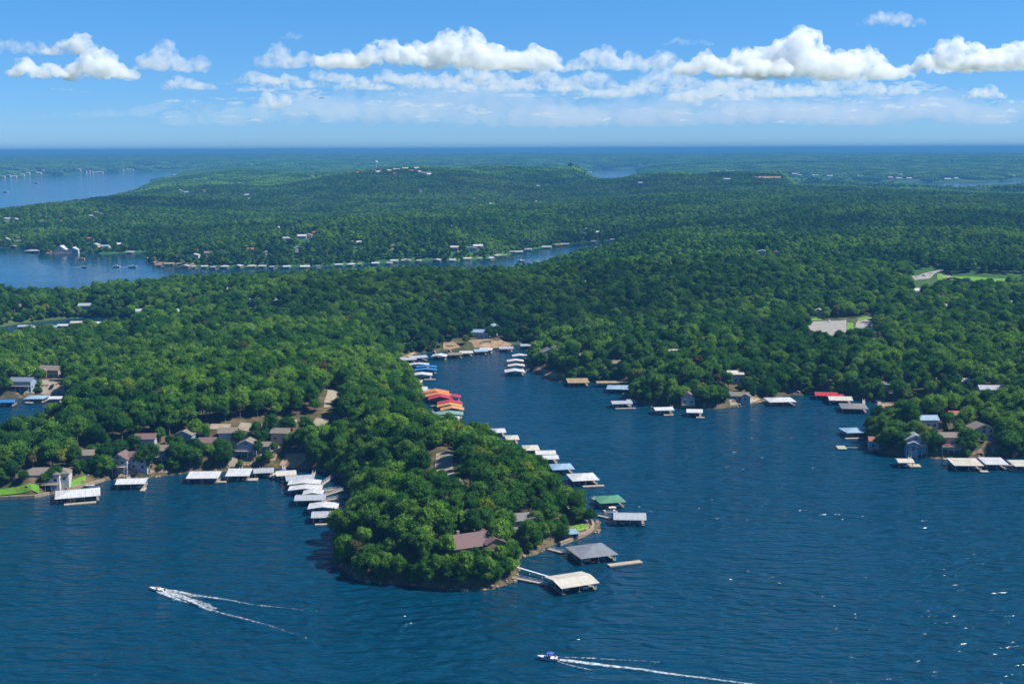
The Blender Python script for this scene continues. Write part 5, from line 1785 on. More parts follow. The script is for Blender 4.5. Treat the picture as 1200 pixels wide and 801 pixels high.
# across the middle lake arm
hall = H(72.5, 295.5, 19, 16, 3.5, 'gy', 'white', 'white', 'white lakeside hall with two steep gables on the sandy tip across the middle lake arm', 0, 7, None, (20, -1.5, 18, 16, 3.5, 'gy'), False, False, 6, front=40, name='lakeside_hall', cat='hall', group=None)
ARM = [(8, 283, 14), (22, 282, 12), (104, 283, 16), (112, 290, 14), (124, 292, 12), (140, 290, 10), (226, 291, 12), (228, 303, 14), (244, 300, 10), (296, 296, 14), (326, 270, 16), (333, 274, 22), (330, 279, 18), (337, 283, 22), (352, 280, 18), (361, 279, 16), (368, 276, 14), (344, 268, 10),
       (349, 295, 16), (313, 300, 12), (395, 271, 14), (418, 288, 14), (461, 292, 12), (500, 250, 14), (532, 294, 14), (552, 295, 18), (560, 292, 14), (529, 269, 18), (548, 281, 10), (493, 226, 26), (555, 237, 18), (573, 243, 30), (590, 243, 14), (606, 240, 12), (686, 272, 18), (700, 275, 14), (727, 276, 12), (718, 243, 18), (722, 239, 12),
       (630, 222, 14), (628, 240, 10), (108, 257, 16), (118, 255, 14), (113, 253, 10), (132, 254, 10), (210, 227, 26), (218, 229, 22), (240, 227, 22), (290, 232, 16), (292, 237, 12), (365, 210, 22), (213, 210, 24), (222, 209, 30), (231, 207, 18), (205, 207, 18), (8, 260, 22), (18, 261, 18), (50, 262, 16), (72, 262, 14), (640, 243, 10), (320, 242, 12), (750, 218, 16), (852, 214, 20)]
TONES = [('white', 'white'), ('cream', 'tan'), ('light', 'white'), ('rust', 'tan'), ('white', 'tan'), ('taupe', 'white'), ('sky', 'white')]
NM = {'white': 'white', 'cream': 'cream', 'light': 'light grey', 'rust': 'rust-red', 'taupe': 'taupe', 'sky': 'pale blue'}
for k, (u, v, w) in enumerate(ARM):
    rc, wc = TONES[(k * 5) % 7]
    where = 'close to the far bank of the middle lake arm' if v > 282 else ('in the cluster on the slope behind the middle lake arm' if (315 < u < 400 and v > 262) else ('on the far left hills' if u < 300 else 'scattered in the far central forest'))
    s_ = 1.0 + max(0, (262 - v)) / 60
    H(u, v, w, 9 * s_, 4.5 * s_ + (1.5 if v < 262 else 0), random.choice(['gx', 'gy', 'gx']), rc, wc, NM[rc] + ' roofed house ' + where, random.uniform(-20, 20), 2.2 * s_, None, None, False, False, 5, front=85, detail=False, group='far houses across the lake arm')
# hilltop group by the water tower
for k, (u, v, w) in enumerate([(424, 205, 16), (429, 203.5, 22), (436, 203, 24), (443, 205, 14), (447, 203, 14), (456, 203.5, 14), (463, 207, 14), (465, 202, 22), (470, 199.5, 30), (475, 201, 20), (485, 199.5, 44), (490, 200.5, 26), (483, 204, 20), (491, 205, 14), (499, 206.5, 34), (503, 208, 14), (420, 206, 12), (452, 199.5, 18), (462, 199, 14)]):
    rc, wc = [('rust', 'tan'), ('cream', 'white'), ('taupe', 'tan'), ('white', 'white')][k % 4]
    H(u, v, w, 14, 9, 'gx', rc, wc, {'rust': 'rust-red', 'cream': 'cream', 'taupe': 'taupe', 'white': 'white'}[rc] + ' roofed building on the distant hill below the water tower', random.uniform(-15, 15), 4, None, None, False, False, 8, front=60, detail=False, group='buildings on the distant hill', cat='building', name='hill_building')
# far shores
FS = [(4, 208, 20, 10), (10, 207, 26, 12), (17, 207.5, 30, 8), (26, 206, 30, 10), (33, 204.5, 24, 14), (44, 203.5, 50, 8), (52, 202, 30, 20), (57, 201.5, 22, 18), (62, 202.5, 26, 16), (68, 203, 60, 10), (76, 201, 24, 22), (84, 200, 34, 24), (90, 200.5, 60, 20), (100, 203, 22, 24), (104, 202.8, 20, 30),
      (107, 203, 26, 24), (116, 203, 60, 8), (30, 198, 26, 16), (36, 197, 26, 16), (42, 196.5, 26, 14), (112, 192, 50, 16), (120, 191.5, 40, 14), (128, 190.5, 30, 12), (142, 200.5, 40, 8), (164, 196.5, 26, 16), (172, 197, 40, 12), (180, 196.8, 40, 12), (152, 199.5, 60, 6)]
for k, (u, v, w, hh) in enumerate(FS):
    hh = hh * .62
    big = hh > 14
    H(u, v, w, 22, hh, 'flat' if hh > 14 else 'gx', 'white' if k % 3 else 'cream', 'white' if k % 2 else 'tan', 'tall pale apartment block on the far lake shore at upper left' if big else ('mid-rise' if hh > 14 else 'low') + ' pale building along the far lake shore at upper left', 0, .4 if hh > 14 else 4, None, None, False, False, 12,
      front=0, detail=False, group='pale buildings along the far upper-left shore', cat='building', name='lakeside_building')
FR = [(931, 206, 40, 14), (937, 207.5, 30, 12), (955, 207, 40, 10), (972, 208, 40, 10), (985, 209, 26, 10), (1008, 208.5, 40, 12), (1043, 210, 30, 12), (1055, 207, 30, 12), (1053, 210.5, 40, 8), (1065, 210.5, 36, 8), (1110, 211.5, 40, 8), (1120, 211, 26, 10), (1185, 208, 40, 12), (840, 203.5, 60, 14), (856, 203, 60, 14), (850, 201, 40, 12),
      (962, 182.5, 90, 16), (914, 183, 60, 14), (966, 190, 100, 14), (1036, 183.5, 120, 16), (1121, 187, 50, 20), (1129, 182.5, 40, 26), (1170, 182, 400, 14), (1190, 182, 160, 14), (905, 190.5, 80, 10), (660, 191, 50, 20), (655, 191.3, 30, 12), (643, 195, 30, 10), (693, 184, 30, 20), (790, 189.5, 50, 26), (815, 184, 120, 14), (676, 186, 40, 12),
      (680, 201.5, 60, 10), (690, 203.5, 50, 10), (752, 195, 60, 10), (762, 195.5, 60, 10), (717, 188, 60, 10), (275, 187, 100, 12), (253, 199, 60, 14), (302, 193, 60, 12), (240, 190, 50, 10)]
for k, (u, v, w, hh) in enumerate(FR):
    w, hh = w * .75, hh * .7
    H(u, v, w, 24, hh, 'flat' if hh > 12 else 'gx', 'white' if k % 3 else 'cream', 'white' if k % 2 else 'tan', ('bright' if hh > 12 else 'small pale') + ' building in the hazy country ' + ('beyond the right-hand far lake' if u > 880 else 'beyond the central hill' if u > 560 else 'beyond the left hills'), 0, .4 if hh > 12 else 4, None, None, False, False, 14, front=0, detail=False,
      group='pale buildings in the hazy distance', cat='building', name='distant_building')
H(898, 210.5, 90, 14, 5, 'gx', 'tan', 'tan', 'long low tan-roofed building on the far ridge at right', 0, 5, None, None, False, False, 20, front=60, detail=False, group=None, cat='building', name='long_building')

# water tower on the distant hill
x, y, z = on_ground(441, 199)
e = empty('water_tower', x, y, z)
tag(e, 'white ball-shaped water tower on a slim stem above the distant hill', 'water tower')
m_ = MB()
m_.bar((0, 0, -1), (0, 0, 4), 6, 16, 2.6)
m_.bar((0, 0, 4), (0, 0, 36), 2.6, 16, 2.4)
m_.bar((0, 0, 36), (0, 0, 40), 2.4, 16, 7)
m_.build('stem', WALLS['grey'], e)
bm = bmesh.new()
bmesh.ops.create_uvsphere(bm, u_segments=24, v_segments=14, radius=11)
bmesh.ops.scale(bm, vec=(1, 1, .78), verts=bm.verts)
bmesh.ops.translate(bm, vec=(0, 0, 46), verts=bm.verts)
me = bpy.data.meshes.new('tank')
bm.to_mesh(me)
bm.free()
me.materials.append(TRIM)
me.shade_smooth()
link(bpy.data.objects.new('tank', me), e)
DISCS.append((x, y, 20))


# ------------------------------------------------------------------ roads, car parks, lawns, bare slopes
from mathutils.geometry import delaunay_2d_cdt


def drape(name, pts, mat, lift, label, cell=2.6, clear=True, pad=1.0):
    P_ = [on_ground(*p)[:2] for p in pts]
    A = np.array(P_)
    B = []
    for a, b in zip(A, np.roll(A, -1, 0)):
        n_ = max(1, int(np.hypot(*(b - a)) / cell))
        B += [a + (b - a) * k / n_ for k in range(n_)]
    nB = len(B)
    lo, hi = A.min(0), A.max(0)
    gx, gy = np.meshgrid(np.arange(lo[0], hi[0], cell), np.arange(lo[1], hi[1], cell))
    gx, gy = gx.ravel() + rng.uniform(-.5, .5, gx.size), gy.ravel() + rng.uniform(-.5, .5, gy.size)
    ins = np.zeros(gx.shape, bool)
    for (ax, ay), (bx, by) in zip(A, np.roll(A, -1, 0)):
        if ay != by:
            ins ^= ((ay > gy) != (by > gy)) & (gx < (bx - ax) * (gy - ay) / (by - ay) + ax)
    pts2 = [Vector((float(p[0]), float(p[1]))) for p in B] + [Vector((float(a), float(b))) for a, b in zip(gx[ins], gy[ins])]
    r_ = delaunay_2d_cdt(pts2, [(i, (i + 1) % nB) for i in range(nB)], [], 1, 0.01)
    V = [(p.x, p.y, max(float(ground(p.x, p.y)[0]), 0.12) + lift + .15) for p in r_[0]]
    tri = [f for f in r_[2] if len(f) == 3]
    me = mesh_np(name, V, tri, [mat], False)
    o = link(bpy.data.objects.new(name, me))
    tag(o, label, kind='structure')
    if clear:
        POLYS.append(A)
    return o


def surface_mat(name, cols, scale, rough=0.9):
    m, nt, out = new_mat(name)
    geo = nt.nodes.new('ShaderNodeNewGeometry')
    nz = nd(nt, 'ShaderNodeTexNoise', Scale=scale, Detail=7.0, Roughness=0.7)
    nt.links.new(geo.outputs['Position'], nz.inputs['Vector'])
    rp = ramp(nt, [(0.3 + 0.4 * i / (len(cols) - 1), c) for i, c in enumerate(cols)])
    nt.links.new(nz.outputs['Fac'], rp.inputs['Fac'])
    b = nd(nt, 'ShaderNodeBsdfPrincipled', Roughness=rough)
    b.inputs['Specular IOR Level'].default_value = 0.15
    nt.links.new(rp.outputs[0], b.inputs['Base Color'])
    nt.links.new(b.outputs[0], out.inputs['Surface'])
    return m


GRASS = surface_mat('mown_grass', [(0.06, 0.15, 0.015), (0.11, 0.25, 0.022), (0.15, 0.27, 0.04)], 0.3)
SOIL = surface_mat('bare_brown_soil', [(0.14, 0.09, 0.05), (0.30, 0.20, 0.12), (0.40, 0.29, 0.18)], 0.25)
GRAVEL = surface_mat('pale_gravel', [(0.20, 0.165, 0.12), (0.28, 0.235, 0.17), (0.36, 0.31, 0.23)], 0.2)
ASPH = surface_mat('sun_bleached_asphalt', [(0.20, 0.19, 0.17), (0.27, 0.25, 0.22), (0.33, 0.31, 0.27)], 0.2)


def road(name, pts, wd, label, mat=ASPH, lift=.22, clear=3.5):
    P_ = [np.array(on_ground(*p)[:2]) for p in pts]
    seg = []
    for i in range(len(P_) - 1):
        p0, p1, p2, p3 = P_[max(i - 1, 0)], P_[i], P_[i + 1], P_[min(i + 2, len(P_) - 1)]
        n_ = max(2, int(np.hypot(*(p2 - p1)) / 4))
        for k in range(n_):
            t = k / n_
            seg.append(.5 * (2 * p1 + (p2 - p0) * t + (2 * p0 - 5 * p1 + 4 * p2 - p3) * t * t + (3 * p1 - p0 - 3 * p2 + p3) * t ** 3))
    seg.append(P_[-1])
    V, Fs = [], []
    for i, p in enumerate(seg):
        q = seg[min(i + 1, len(seg) - 1)] - seg[max(i - 1, 0)]
        q = q / (np.hypot(*q) + 1e-9)
        for s_ in (-.5, -.17, .17, .5):
            x, y = p[0] - q[1] * wd * s_, p[1] + q[0] * wd * s_
            V.append((x, y, float(ground(x, y)[0]) + lift))
        if i:
            b = i * 4
            for k in range(3):
                Fs.append((b - 4 + k, b + k, b + k + 1, b - 3 + k))
    o = link(bpy.data.objects.new(name, mesh_np(name, V, Fs, [mat], False)))
    tag(o, label, kind='structure')
    for a, b in zip(P_, P_[1:]):
        STRIPS.append((a[0], a[1], b[0], b[1], wd / 2 + clear * .6))
    return o


def clear_to(pts, dv):
    us, vs_ = [q[0] for q in pts], [q[1] for q in pts]
    POLYS.append(np.array([on_ground(*q)[:2] for q in [(min(us), min(vs_) - 1), (max(us), min(vs_) - 1), (max(us), max(vs_) + dv), (min(us), max(vs_) + dv)]]))


clear_to([(943, 375), (1000, 390)], 18)
clear_to([(1104, 323), (1206, 331)], 10)
clear_to([(1066, 316), (1104, 328)], 8)
clear_to([(1004, 372), (1024, 388)], 6)
drape('parking_lot', [(944, 377.5), (992, 375.5), (992, 393), (950, 395)], ASPH, .25, 'pale open parking lot in the right-hand forest', clear=True)
POLYS.append(np.array([on_ground(*p)[:2] for p in [(940, 375), (1026, 371), (1026, 396), (1000, 398), (944, 396)]]))
drape('lawn', [(992.5, 379), (1000, 378.5), (1000, 393), (992.5, 393)], GRASS, .3, 'bright lawn strip beside the parking lot')
drape('lawn', [(946, 374), (965, 371.5), (962, 375.5), (947, 377)], GRASS, .2, 'bright lawn strip behind the parking lot')
drape('lawn', [(1003, 374), (1022, 369.5), (1022, 371.5), (1009, 376.5)], GRASS, .2, 'bright lawn curve at the bend of the road')
road('road', [(1024, 371), (1012, 376), (1009, 384), (1011, 392), (1021, 396), (1026, 403), (1032, 410), (1044, 415), (1056, 419), (1070, 422)], 9, 'winding pale road past the parking lot', clear=5)
drape('parking_strip', [(1014, 379), (1023, 377.5), (1023, 390), (1015, 391)], ASPH, .3, 'small car park beside the winding road')
road('road', [(1077, 348), (1079, 343), (1084, 338)], 10, 'short stretch of pale road in the right-hand forest', clear=14)
drape('parking_lot', [(1068, 324), (1082, 321), (1094, 318), (1104, 315), (1106, 318), (1094, 322), (1088, 327), (1072, 329)], ASPH, .3, 'pale car park at the forest clearing at the far right')
drape('field', [(1112, 324), (1140, 324.5), (1170, 326.5), (1210, 328), (1210, 333), (1160, 331.5), (1125, 329.5), (1112, 328)], GRASS, .25, 'bright mown field at the far right')
drape('field', [(1098, 322), (1106, 320), (1110, 326), (1099, 331)], GRASS, .25, 'little bright meadow left of the mown field')
road('road', [(1104, 321), (1122, 327.5), (1150, 331), (1210, 334)], 10, 'pale drive along the mown field', GRAVEL, .4, 4)
drape('lawn', [(-8, 578), (14, 575), (34, 571), (46, 573), (46, 581), (20, 582.5), (-8, 583.5)], GRASS, .6, 'bright green lawn running down to the water at lower left', 2.5)
drape('lawn', [(74, 571), (88, 564), (101, 561), (100, 567), (86, 571), (76, 574)], GRASS, .15, 'green lawn strip right of the tall house trees at lower left', 2.5)
POLYS.append(np.array([on_ground(*p)[:2] for p in [(96, 566), (118, 562), (120, 566), (98, 571)]]))
drape('lawn', [(667, 619), (676, 615), (689, 616.5), (690, 621), (676, 624), (667, 624)], GRASS, .15, 'small clipped lawn above the stone edge at the point', 2.0)
drape('drive', [(49, 446), (73, 444), (76, 461), (70, 463), (47, 463)], GRAVEL, .2, 'broad tan drive in front of the beige house at left', 3)
drape('terrace', [(48, 423), (75, 422), (76, 427), (48, 428)], GRAVEL, .2, 'tan yard behind the beige house at left')
drape('bare_slope', [(15, 457), (30, 452), (42, 455), (44, 463.5), (18, 465)], SOIL, .15, 'bare brown bank below the blue decked house at left', 3)
drape('bare_slope', [(135, 551), (164, 549), (168, 556), (134, 561)], SOIL, .15, 'bare brown bank below the purple-brown roofed house', 2.5)
drape('bare_slope', [(176, 553), (198, 551), (199, 556), (176, 557.5)], SOIL, .15, 'strip of brown shore below the blue house with stacked decks', 2.5)
drape('drive', [(270, 533), (277, 531), (279, 548), (268, 549)], GRAVEL, .2, 'grey stone steps going down to the flat-roofed dock', 2.5)
drape('bare_slope', [(279, 534), (296, 534), (296, 546), (280, 548)], SOIL, .15, 'bare tan slope below the blue-gabled house', 2.5)
drape('bare_slope', [(314, 524), (326, 522), (331, 528), (322, 541), (307, 545), (303, 541)], SOIL, .15, 'brown clearing running down to the left cove', 2.5)
drape('bare_slope', [(336, 533), (358, 532), (359, 541), (345, 549), (327, 547)], SOIL, .15, 'brown clearing behind the stepped dock row', 2.5)
drape('bare_slope', [(361, 503), (378, 500), (384, 508), (366, 512)], SOIL, .15, 'brown bank inside the road bend', 2.5)
road('road', [(392, 458), (391, 464), (389, 470), (388, 478)], 8, 'sunlit pale road segment in the woods above the peninsula neck', GRAVEL, .3, 6)
road('road', [(379, 492), (372, 498), (375, 503), (384, 507), (388, 510)], 8, 'pale road bend on the neck of the peninsula', GRAVEL, .3, 6)
road('road', [(280, 500), (298, 501), (312, 500), (330, 498), (348, 496)], 7, 'pale lane behind the blue-gabled house', GRAVEL, .3, 4.5)
road('road', [(246, 500), (258, 501), (270, 501)], 6, 'short pale lane piece left of the lane behind the blue-gabled house', GRAVEL, .3, 4)
road('road', [(521, 530), (520, 545), (521, 556), (526, 566), (532, 574), (540, 583)], 8, 'shaded peninsula road running down between the trees', GRAVEL, .3, 6)
drape('yard', [(522, 574), (540, 573), (543, 582), (533, 585)], GRAVEL, .3, 'tan yard at the lower end of the peninsula road', 3)
drape('bare_slope', [(548, 400), (575, 397), (600, 404), (590, 408), (556, 409)], SOIL, .15, 'wide bare brown slope at the head of the narrow cove', 4)
drape('bare_slope', [(518, 398), (530, 400), (540, 408), (520, 411)], SOIL, .15, 'bare brown gap at the cove head', 4)
drape('bare_slope', [(466, 419), (483, 413), (487, 415), (470, 423)], SOIL, .15, 'low brown bank at the inner corner of the cove', 4)
drape('bare_slope', [(450, 440), (468, 439), (474, 444), (454, 447)], SOIL, .15, 'brown path to the west-side docks', 4)
drape('bare_slope', [(744, 432), (758, 430), (752, 440), (742, 448), (737, 448)], SOIL, .15, 'pale bare bank above the long tan pier roof', 4)
drape('bare_slope', [(854, 470), (882, 466), (892, 468), (880, 473), (856, 476)], GRAVEL, .15, 'tan gravel tip in front of the low taupe-roofed house', 3)
drape('bare_slope', [(626, 430), (650, 437), (668, 445), (650, 445), (624, 433)], SOIL, .12, 'rocky brown shore below the grey gabled house', 4)
drape('bare_slope', [(668, 414), (688, 414), (688, 418), (668, 418)], GRAVEL, .2, 'pale yard by the long low cream roof', 4)
drape('lawn', [(1066, 467), (1084, 464), (1085, 468), (1068, 471)], GRASS, .2, 'bright lawn patch behind the tan roofed dock', 4)
drape('bare_slope', [(1134, 531), (1150, 530), (1152, 535), (1134, 535)], SOIL, .15, 'bare tan bank above the broad tan deck', 3)
drape('bare_slope', [(1160, 515), (1172, 514), (1176, 531), (1162, 533)], SOIL, .15, 'brown gap right of the tall tan house', 3)
drape('beach', [(52, 296), (62, 294), (90, 294), (95, 296.5), (80, 297.5), (55, 297.5)], GRAVEL, .3, 'pale sandy tip around the white-gabled lakeside hall', 8)
drape('beach', [(177, 306.5), (205, 307), (230, 309), (228, 311), (200, 309.5), (180, 308.5)], SOIL, .3, 'bare brown bank on the near point of the middle lake arm', 8)
drape('field', [(808, 206.5), (842, 206), (842, 208.5), (810, 208.5)], GRASS, 1.2, 'pale green field on the far central ridge', 30)

# stone edge round the point, boulders along the near banks
def seawall(pts, label):
    m_ = MB()
    W0 = [Vector((*at(u, v, 0), 0)) for u, v in pts]
    c = W0[0].copy()
    for a, b in zip(W0, W0[1:]):
        ax = (b - a).normalized()
        s_ = Vector((-ax.y, ax.x, 0))
        a_, b_ = a - c, b - c
        m_.solid([[tuple(a_ - s_ * .5 + Vector((0, 0, 1.5))), tuple(b_ - s_ * .5 + Vector((0, 0, 1.5))), tuple(b_ + s_ * .5 + Vector((0, 0, 1.5))), tuple(a_ + s_ * .5 + Vector((0, 0, 1.5)))]], 2.6)
    o = m_.build('sea_wall', STONE)
    o.location = c
    tag(o, label, 'sea wall')


seawall([(656, 639), (668, 634.5), (682, 629), (692, 623.5), (695.5, 618), (693, 611)], 'curved stone sea wall round the clipped lawn at the point')
seawall([(-30, 587), (0, 585), (20, 584.2), (40, 583.3), (60, 579)], 'low dark sea wall along the bright lawn at lower left')
seawall([(78, 575), (101, 569.5), (122, 563.5)], 'low sea wall right of the big white hip-roofed dock')

rb = []
for k in range(5):
    v, f = ICO1
    gk = np.random.default_rng(40 + k)
    vv = v * (1 + gk.uniform(-.28, .28, (len(v), 1))) * (1, .8, .6)
    rb.append(mesh_np('boulder', vv, f, [STONE]))
Vs, Fs, n0 = [], [], 0
xs, ys = None, None
for P_ in (main_xy[:-6],):
    for (ax, ay), (bx, by) in zip(P_, P_[1:]):
        L_ = math.hypot(bx - ax, by - ay)
        if math.hypot(ax, ay) > 900:
            continue
        for k in range(int(L_ * 2.2)):
            t = random.random()
            x, y = ax + (bx - ax) * t + random.gauss(0, 4.5), ay + (by - ay) * t + random.gauss(0, 4.5)
            s = float(shore_d(x, y)[0])
            if not -1.3 < s < 3.5:
                continue
            sc = random.uniform(.25, .9) * (2.0 if random.random() > .92 else 1)
            v, f = ICO1
            a = random.uniform(0, 6.28)
            vv = v * (1 + rng.uniform(-.25, .25, (len(v), 1))) * (sc, sc * .8, sc * .6)
            vv = np.stack([vv[:, 0] * math.cos(a) - vv[:, 1] * math.sin(a), vv[:, 0] * math.sin(a) + vv[:, 1] * math.cos(a), vv[:, 2]], -1) + (x, y, max(float(ground(x, y)[0]), -.2))
            Vs.append(vv)
            Fs.append(f + n0)
            n0 += len(v)
tag(link(bpy.data.objects.new('shore_boulders', mesh_np('shore_boulders', np.concatenate(Vs), np.concatenate(Fs), [STONE]))), 'tan boulders and rubble scattered along the near banks', kind='stuff')

# two red patio umbrellas and parked cars
for k, (u, lab) in enumerate([(1109, 'left of two red patio umbrellas by the right-hand shore'), (1117, 'right of two red patio umbrellas by the right-hand shore')]):
    x, y, z = on_ground(u, 528)
    e = empty('patio_umbrella', x, y, z)
    tag(e, lab, 'umbrella', 'red patio umbrellas')
    m_ = MB(); m_.bar((0, 0, -.2), (0, 0, 2.9), .05); m_.bar((0, 0, -.2), (0, 0, .15), .35, 10); m_.build('pole', STEEL, e)
    m_ = MB()
    for q in range(8):
        a, b = q * math.pi / 4, (q + 1) * math.pi / 4
        m_.solid([[(2.4 * math.cos(a), 2.4 * math.sin(a), 2.35), (2.4 * math.cos(b), 2.4 * math.sin(b), 2.35), (0, 0, 3.1)]], .05)
    m_.build('canopy', ROOFS['red'], e)
    DISCS.append((x, y, 3)); STRIPS.append((x, y, x * .985, y * .985, 4))


def car_mesh(col):
    m_ = MB()
    pr = [(-2.2, .35), (-2.25, .75), (-1.9, .95), (-1.0, 1.02), (-.45, 1.45), (1.0, 1.47), (1.75, 1.05), (2.2, .98), (2.25, .4)]
    for s_ in (-1, 1):
        P2 = [(x, s_ * (.88 if z < 1.1 else .72), z) for x, z in pr]
        m_.face(*(P2 if s_ > 0 else P2[::-1]))
    for i in range(len(pr) - 1):
        (x0, z0), (x1, z1) = pr[i], pr[i + 1]
        y0, y1 = (.88 if z0 < 1.1 else .72), (.88 if z1 < 1.1 else .72)
        m_.mi = 1 if i in (3, 5) else 0
        m_.face((x0, -y0, z0), (x1, -y1, z1), (x1, y1, z1), (x0, y0, z0))
    m_.mi = 0
    m_.face((-2.2, -.88, .35), (-2.2, .88, .35), (2.25, .88, .4), (2.25, -.88, .4))
    m_.mi = 1
    for s_ in (-1, 1):
        m_.face((-.75, s_ * .84, 1.08), (1.5, s_ * .84, 1.1), (.95, s_ * .75, 1.42), (-.4, s_ * .75, 1.4))
    m_.mi = 2
    for x in (-1.4, 1.4):
        for s_ in (-1, 1):
            m_.bar((x, s_ * .7, .33), (x, s_ * .92, .33), .33, 10)
    return m_, [paint('car_' + str(col), col, .3, 1, .03), GLASS, BLACK]


CARS = [(1017, 381, 'white', (.75, .75, .75), 'white car parked at the far end of the small car park'), (1018, 384, 'blue', (.04, .09, .35), 'dark blue car parked mid-way in the small car park'), (1019, 387, 'silver', (.45, .46, .48), 'silver car parked at the near end of the small car park'),
        (950, 379.3, 'black', (.03, .03, .03), 'dark car in the back left corner of the pale parking lot'), (972, 377.6, 'white', (.75, .75, .75), 'white car along the back edge of the pale parking lot'),
        (1074, 325.5, 'white', (.75, .75, .75), 'white car in the far right car park'), (1082, 324, 'blue', (.04, .09, .35), 'blue car in the far right car park'), (1091, 321, 'silver', (.45, .46, .48), 'silver car in the far right car park'),
        (62, 456, 'black', (.03, .03, .03), 'dark car standing on the broad tan drive'), (531, 579, 'white', (.75, .75, .75), 'white car in the yard at the end of the peninsula road')]
for (u, v, cn, cc, lab) in CARS:
    x, y, z = on_ground(u, v)
    m_, mm = car_mesh(cc)
    o = m_.build('parked_car', mm)
    o.location = (x, y, z + .28)
    o.rotation_euler = (0, 0, random.uniform(-.3, .3) + (1.5 if u < 1000 else 0))
    tag(o, lab, 'car', 'parked cars')


def label_tree(e, x, y, z, h, kd):
    d, sn = min(((math.hypot(x - a, y - b), s_) for a, b, s_ in LANDMARKS), default=(999, ''))
    sd = float(shore_d(x, y)[0])
    look = {'oak': 'green oak tree', 'yellow': 'yellow-green oak tree', 'cedar': 'slim dark cedar tree', 'brown': 'browning olive-toned oak tree'}[kd]
    size = 'tall ' if h > 14.5 else ('low ' if h < 10.5 else '')
    u, v = project(np.array(x), np.array(y), np.array(z))
    zone = 'on the wooded foreground point' if u > 385 else 'on the lower left shore'
    if d < 26:
        lab = size + look + ' beside the ' + sn
    elif sd < 6:
        lab = size + look + ' at the water edge ' + zone
    elif sd < 16:
        lab = size + look + ' one row back from the water ' + zone
    else:
        lab = size + look + ' inside the dense wood ' + zone
    tag(e, ' '.join(lab.split()[:16]), 'tree', 'trees ' + zone)


# ------------------------------------------------------------------ planting (after houses, roads and clearings are known)
def blocked(x, y, pad=0.0, strips=True):
    out_ = np.zeros(x.shape, bool)
    for (cx, cy_, r_) in DISCS:
        out_ |= (x - cx) ** 2 + (y - cy_) ** 2 < (r_ + pad) ** 2
    for (ax, ay, bx, by, r_) in (STRIPS if strips else []):
        dx, dy = bx - ax, by - ay
        t = np.clip(((x - ax) * dx + (y - ay) * dy) / (dx * dx + dy * dy + 1e-9), 0, 1)
        out_ |= (x - ax - t * dx) ** 2 + (y - ay - t * dy) ** 2 < (r_ + pad) ** 2
    for P in POLYS:
        ins = np.zeros(x.shape, bool)
        for (ax, ay), (bx, by) in zip(P, np.roll(P, -1, 0)):
            if ay != by:
                ins ^= ((ay > y) != (by > y)) & (x < (bx - ax) * (y - ay) / (by - ay) + ax)
        out_ |= ins
    return out_


def scatter(r0, r1, spacing, jit=0.42, amax=R(26.5)):
    xm = r1 * math.sin(amax)
    xs = np.arange(-xm, xm, spacing)
    ys = np.arange(r0 * math.cos(amax), r1, spacing * 0.9)
    X, Y = np.meshgrid(xs, ys)
    X[1::2] += spacing / 2
    X = (X + rng.uniform(-jit, jit, X.shape) * spacing).ravel()
    Y = (Y + rng.uniform(-jit, jit, Y.shape) * spacing).ravel()
    r = np.hypot(X, Y)
    k = (r >= r0) & (r < r1) & (np.abs(np.arctan2(X, Y)) < amax)
    return X[k], Y[k]


def pack(x, y, z, rx, ry, rz_, s, i):
    o = np.zeros((len(x), 8))
    for c_, val in enumerate((x, y, z, rx, ry, rz_, s, i)):
        o[:, c_] = val
    return o




pts = []      # x, y, z, rx, ry, rz, scale, idx
xs, ys = scatter(400, 1500, 6.6)
k = (shore_d(xs, ys) > 0.7) & ~blocked(xs, ys)
xs, ys = xs[k], ys[k]
zs = ground(xs, ys)
k = zs > 0.12
xs, ys, zs = xs[k], ys[k], zs[k]
n = len(xs)
kind = rng.integers(0, 9, n)
q = rng.uniform(0, 1, n)
kind[q > 0.977] = 9
kind[(q > 0.962) & (q <= 0.977)] = 11
kind[(q > 0.93) & (q <= 0.962)] = 10
sc = rng.choice([0.62, 0.78, 0.9, 1.04], n) * rng.uniform(0.88, 1.1, n)
edge = np.clip(shore_d(xs, ys) / 25, 0, 1)
sc *= 0.80 + 0.20 * edge
rz = rng.uniform(0, 6.283, n)
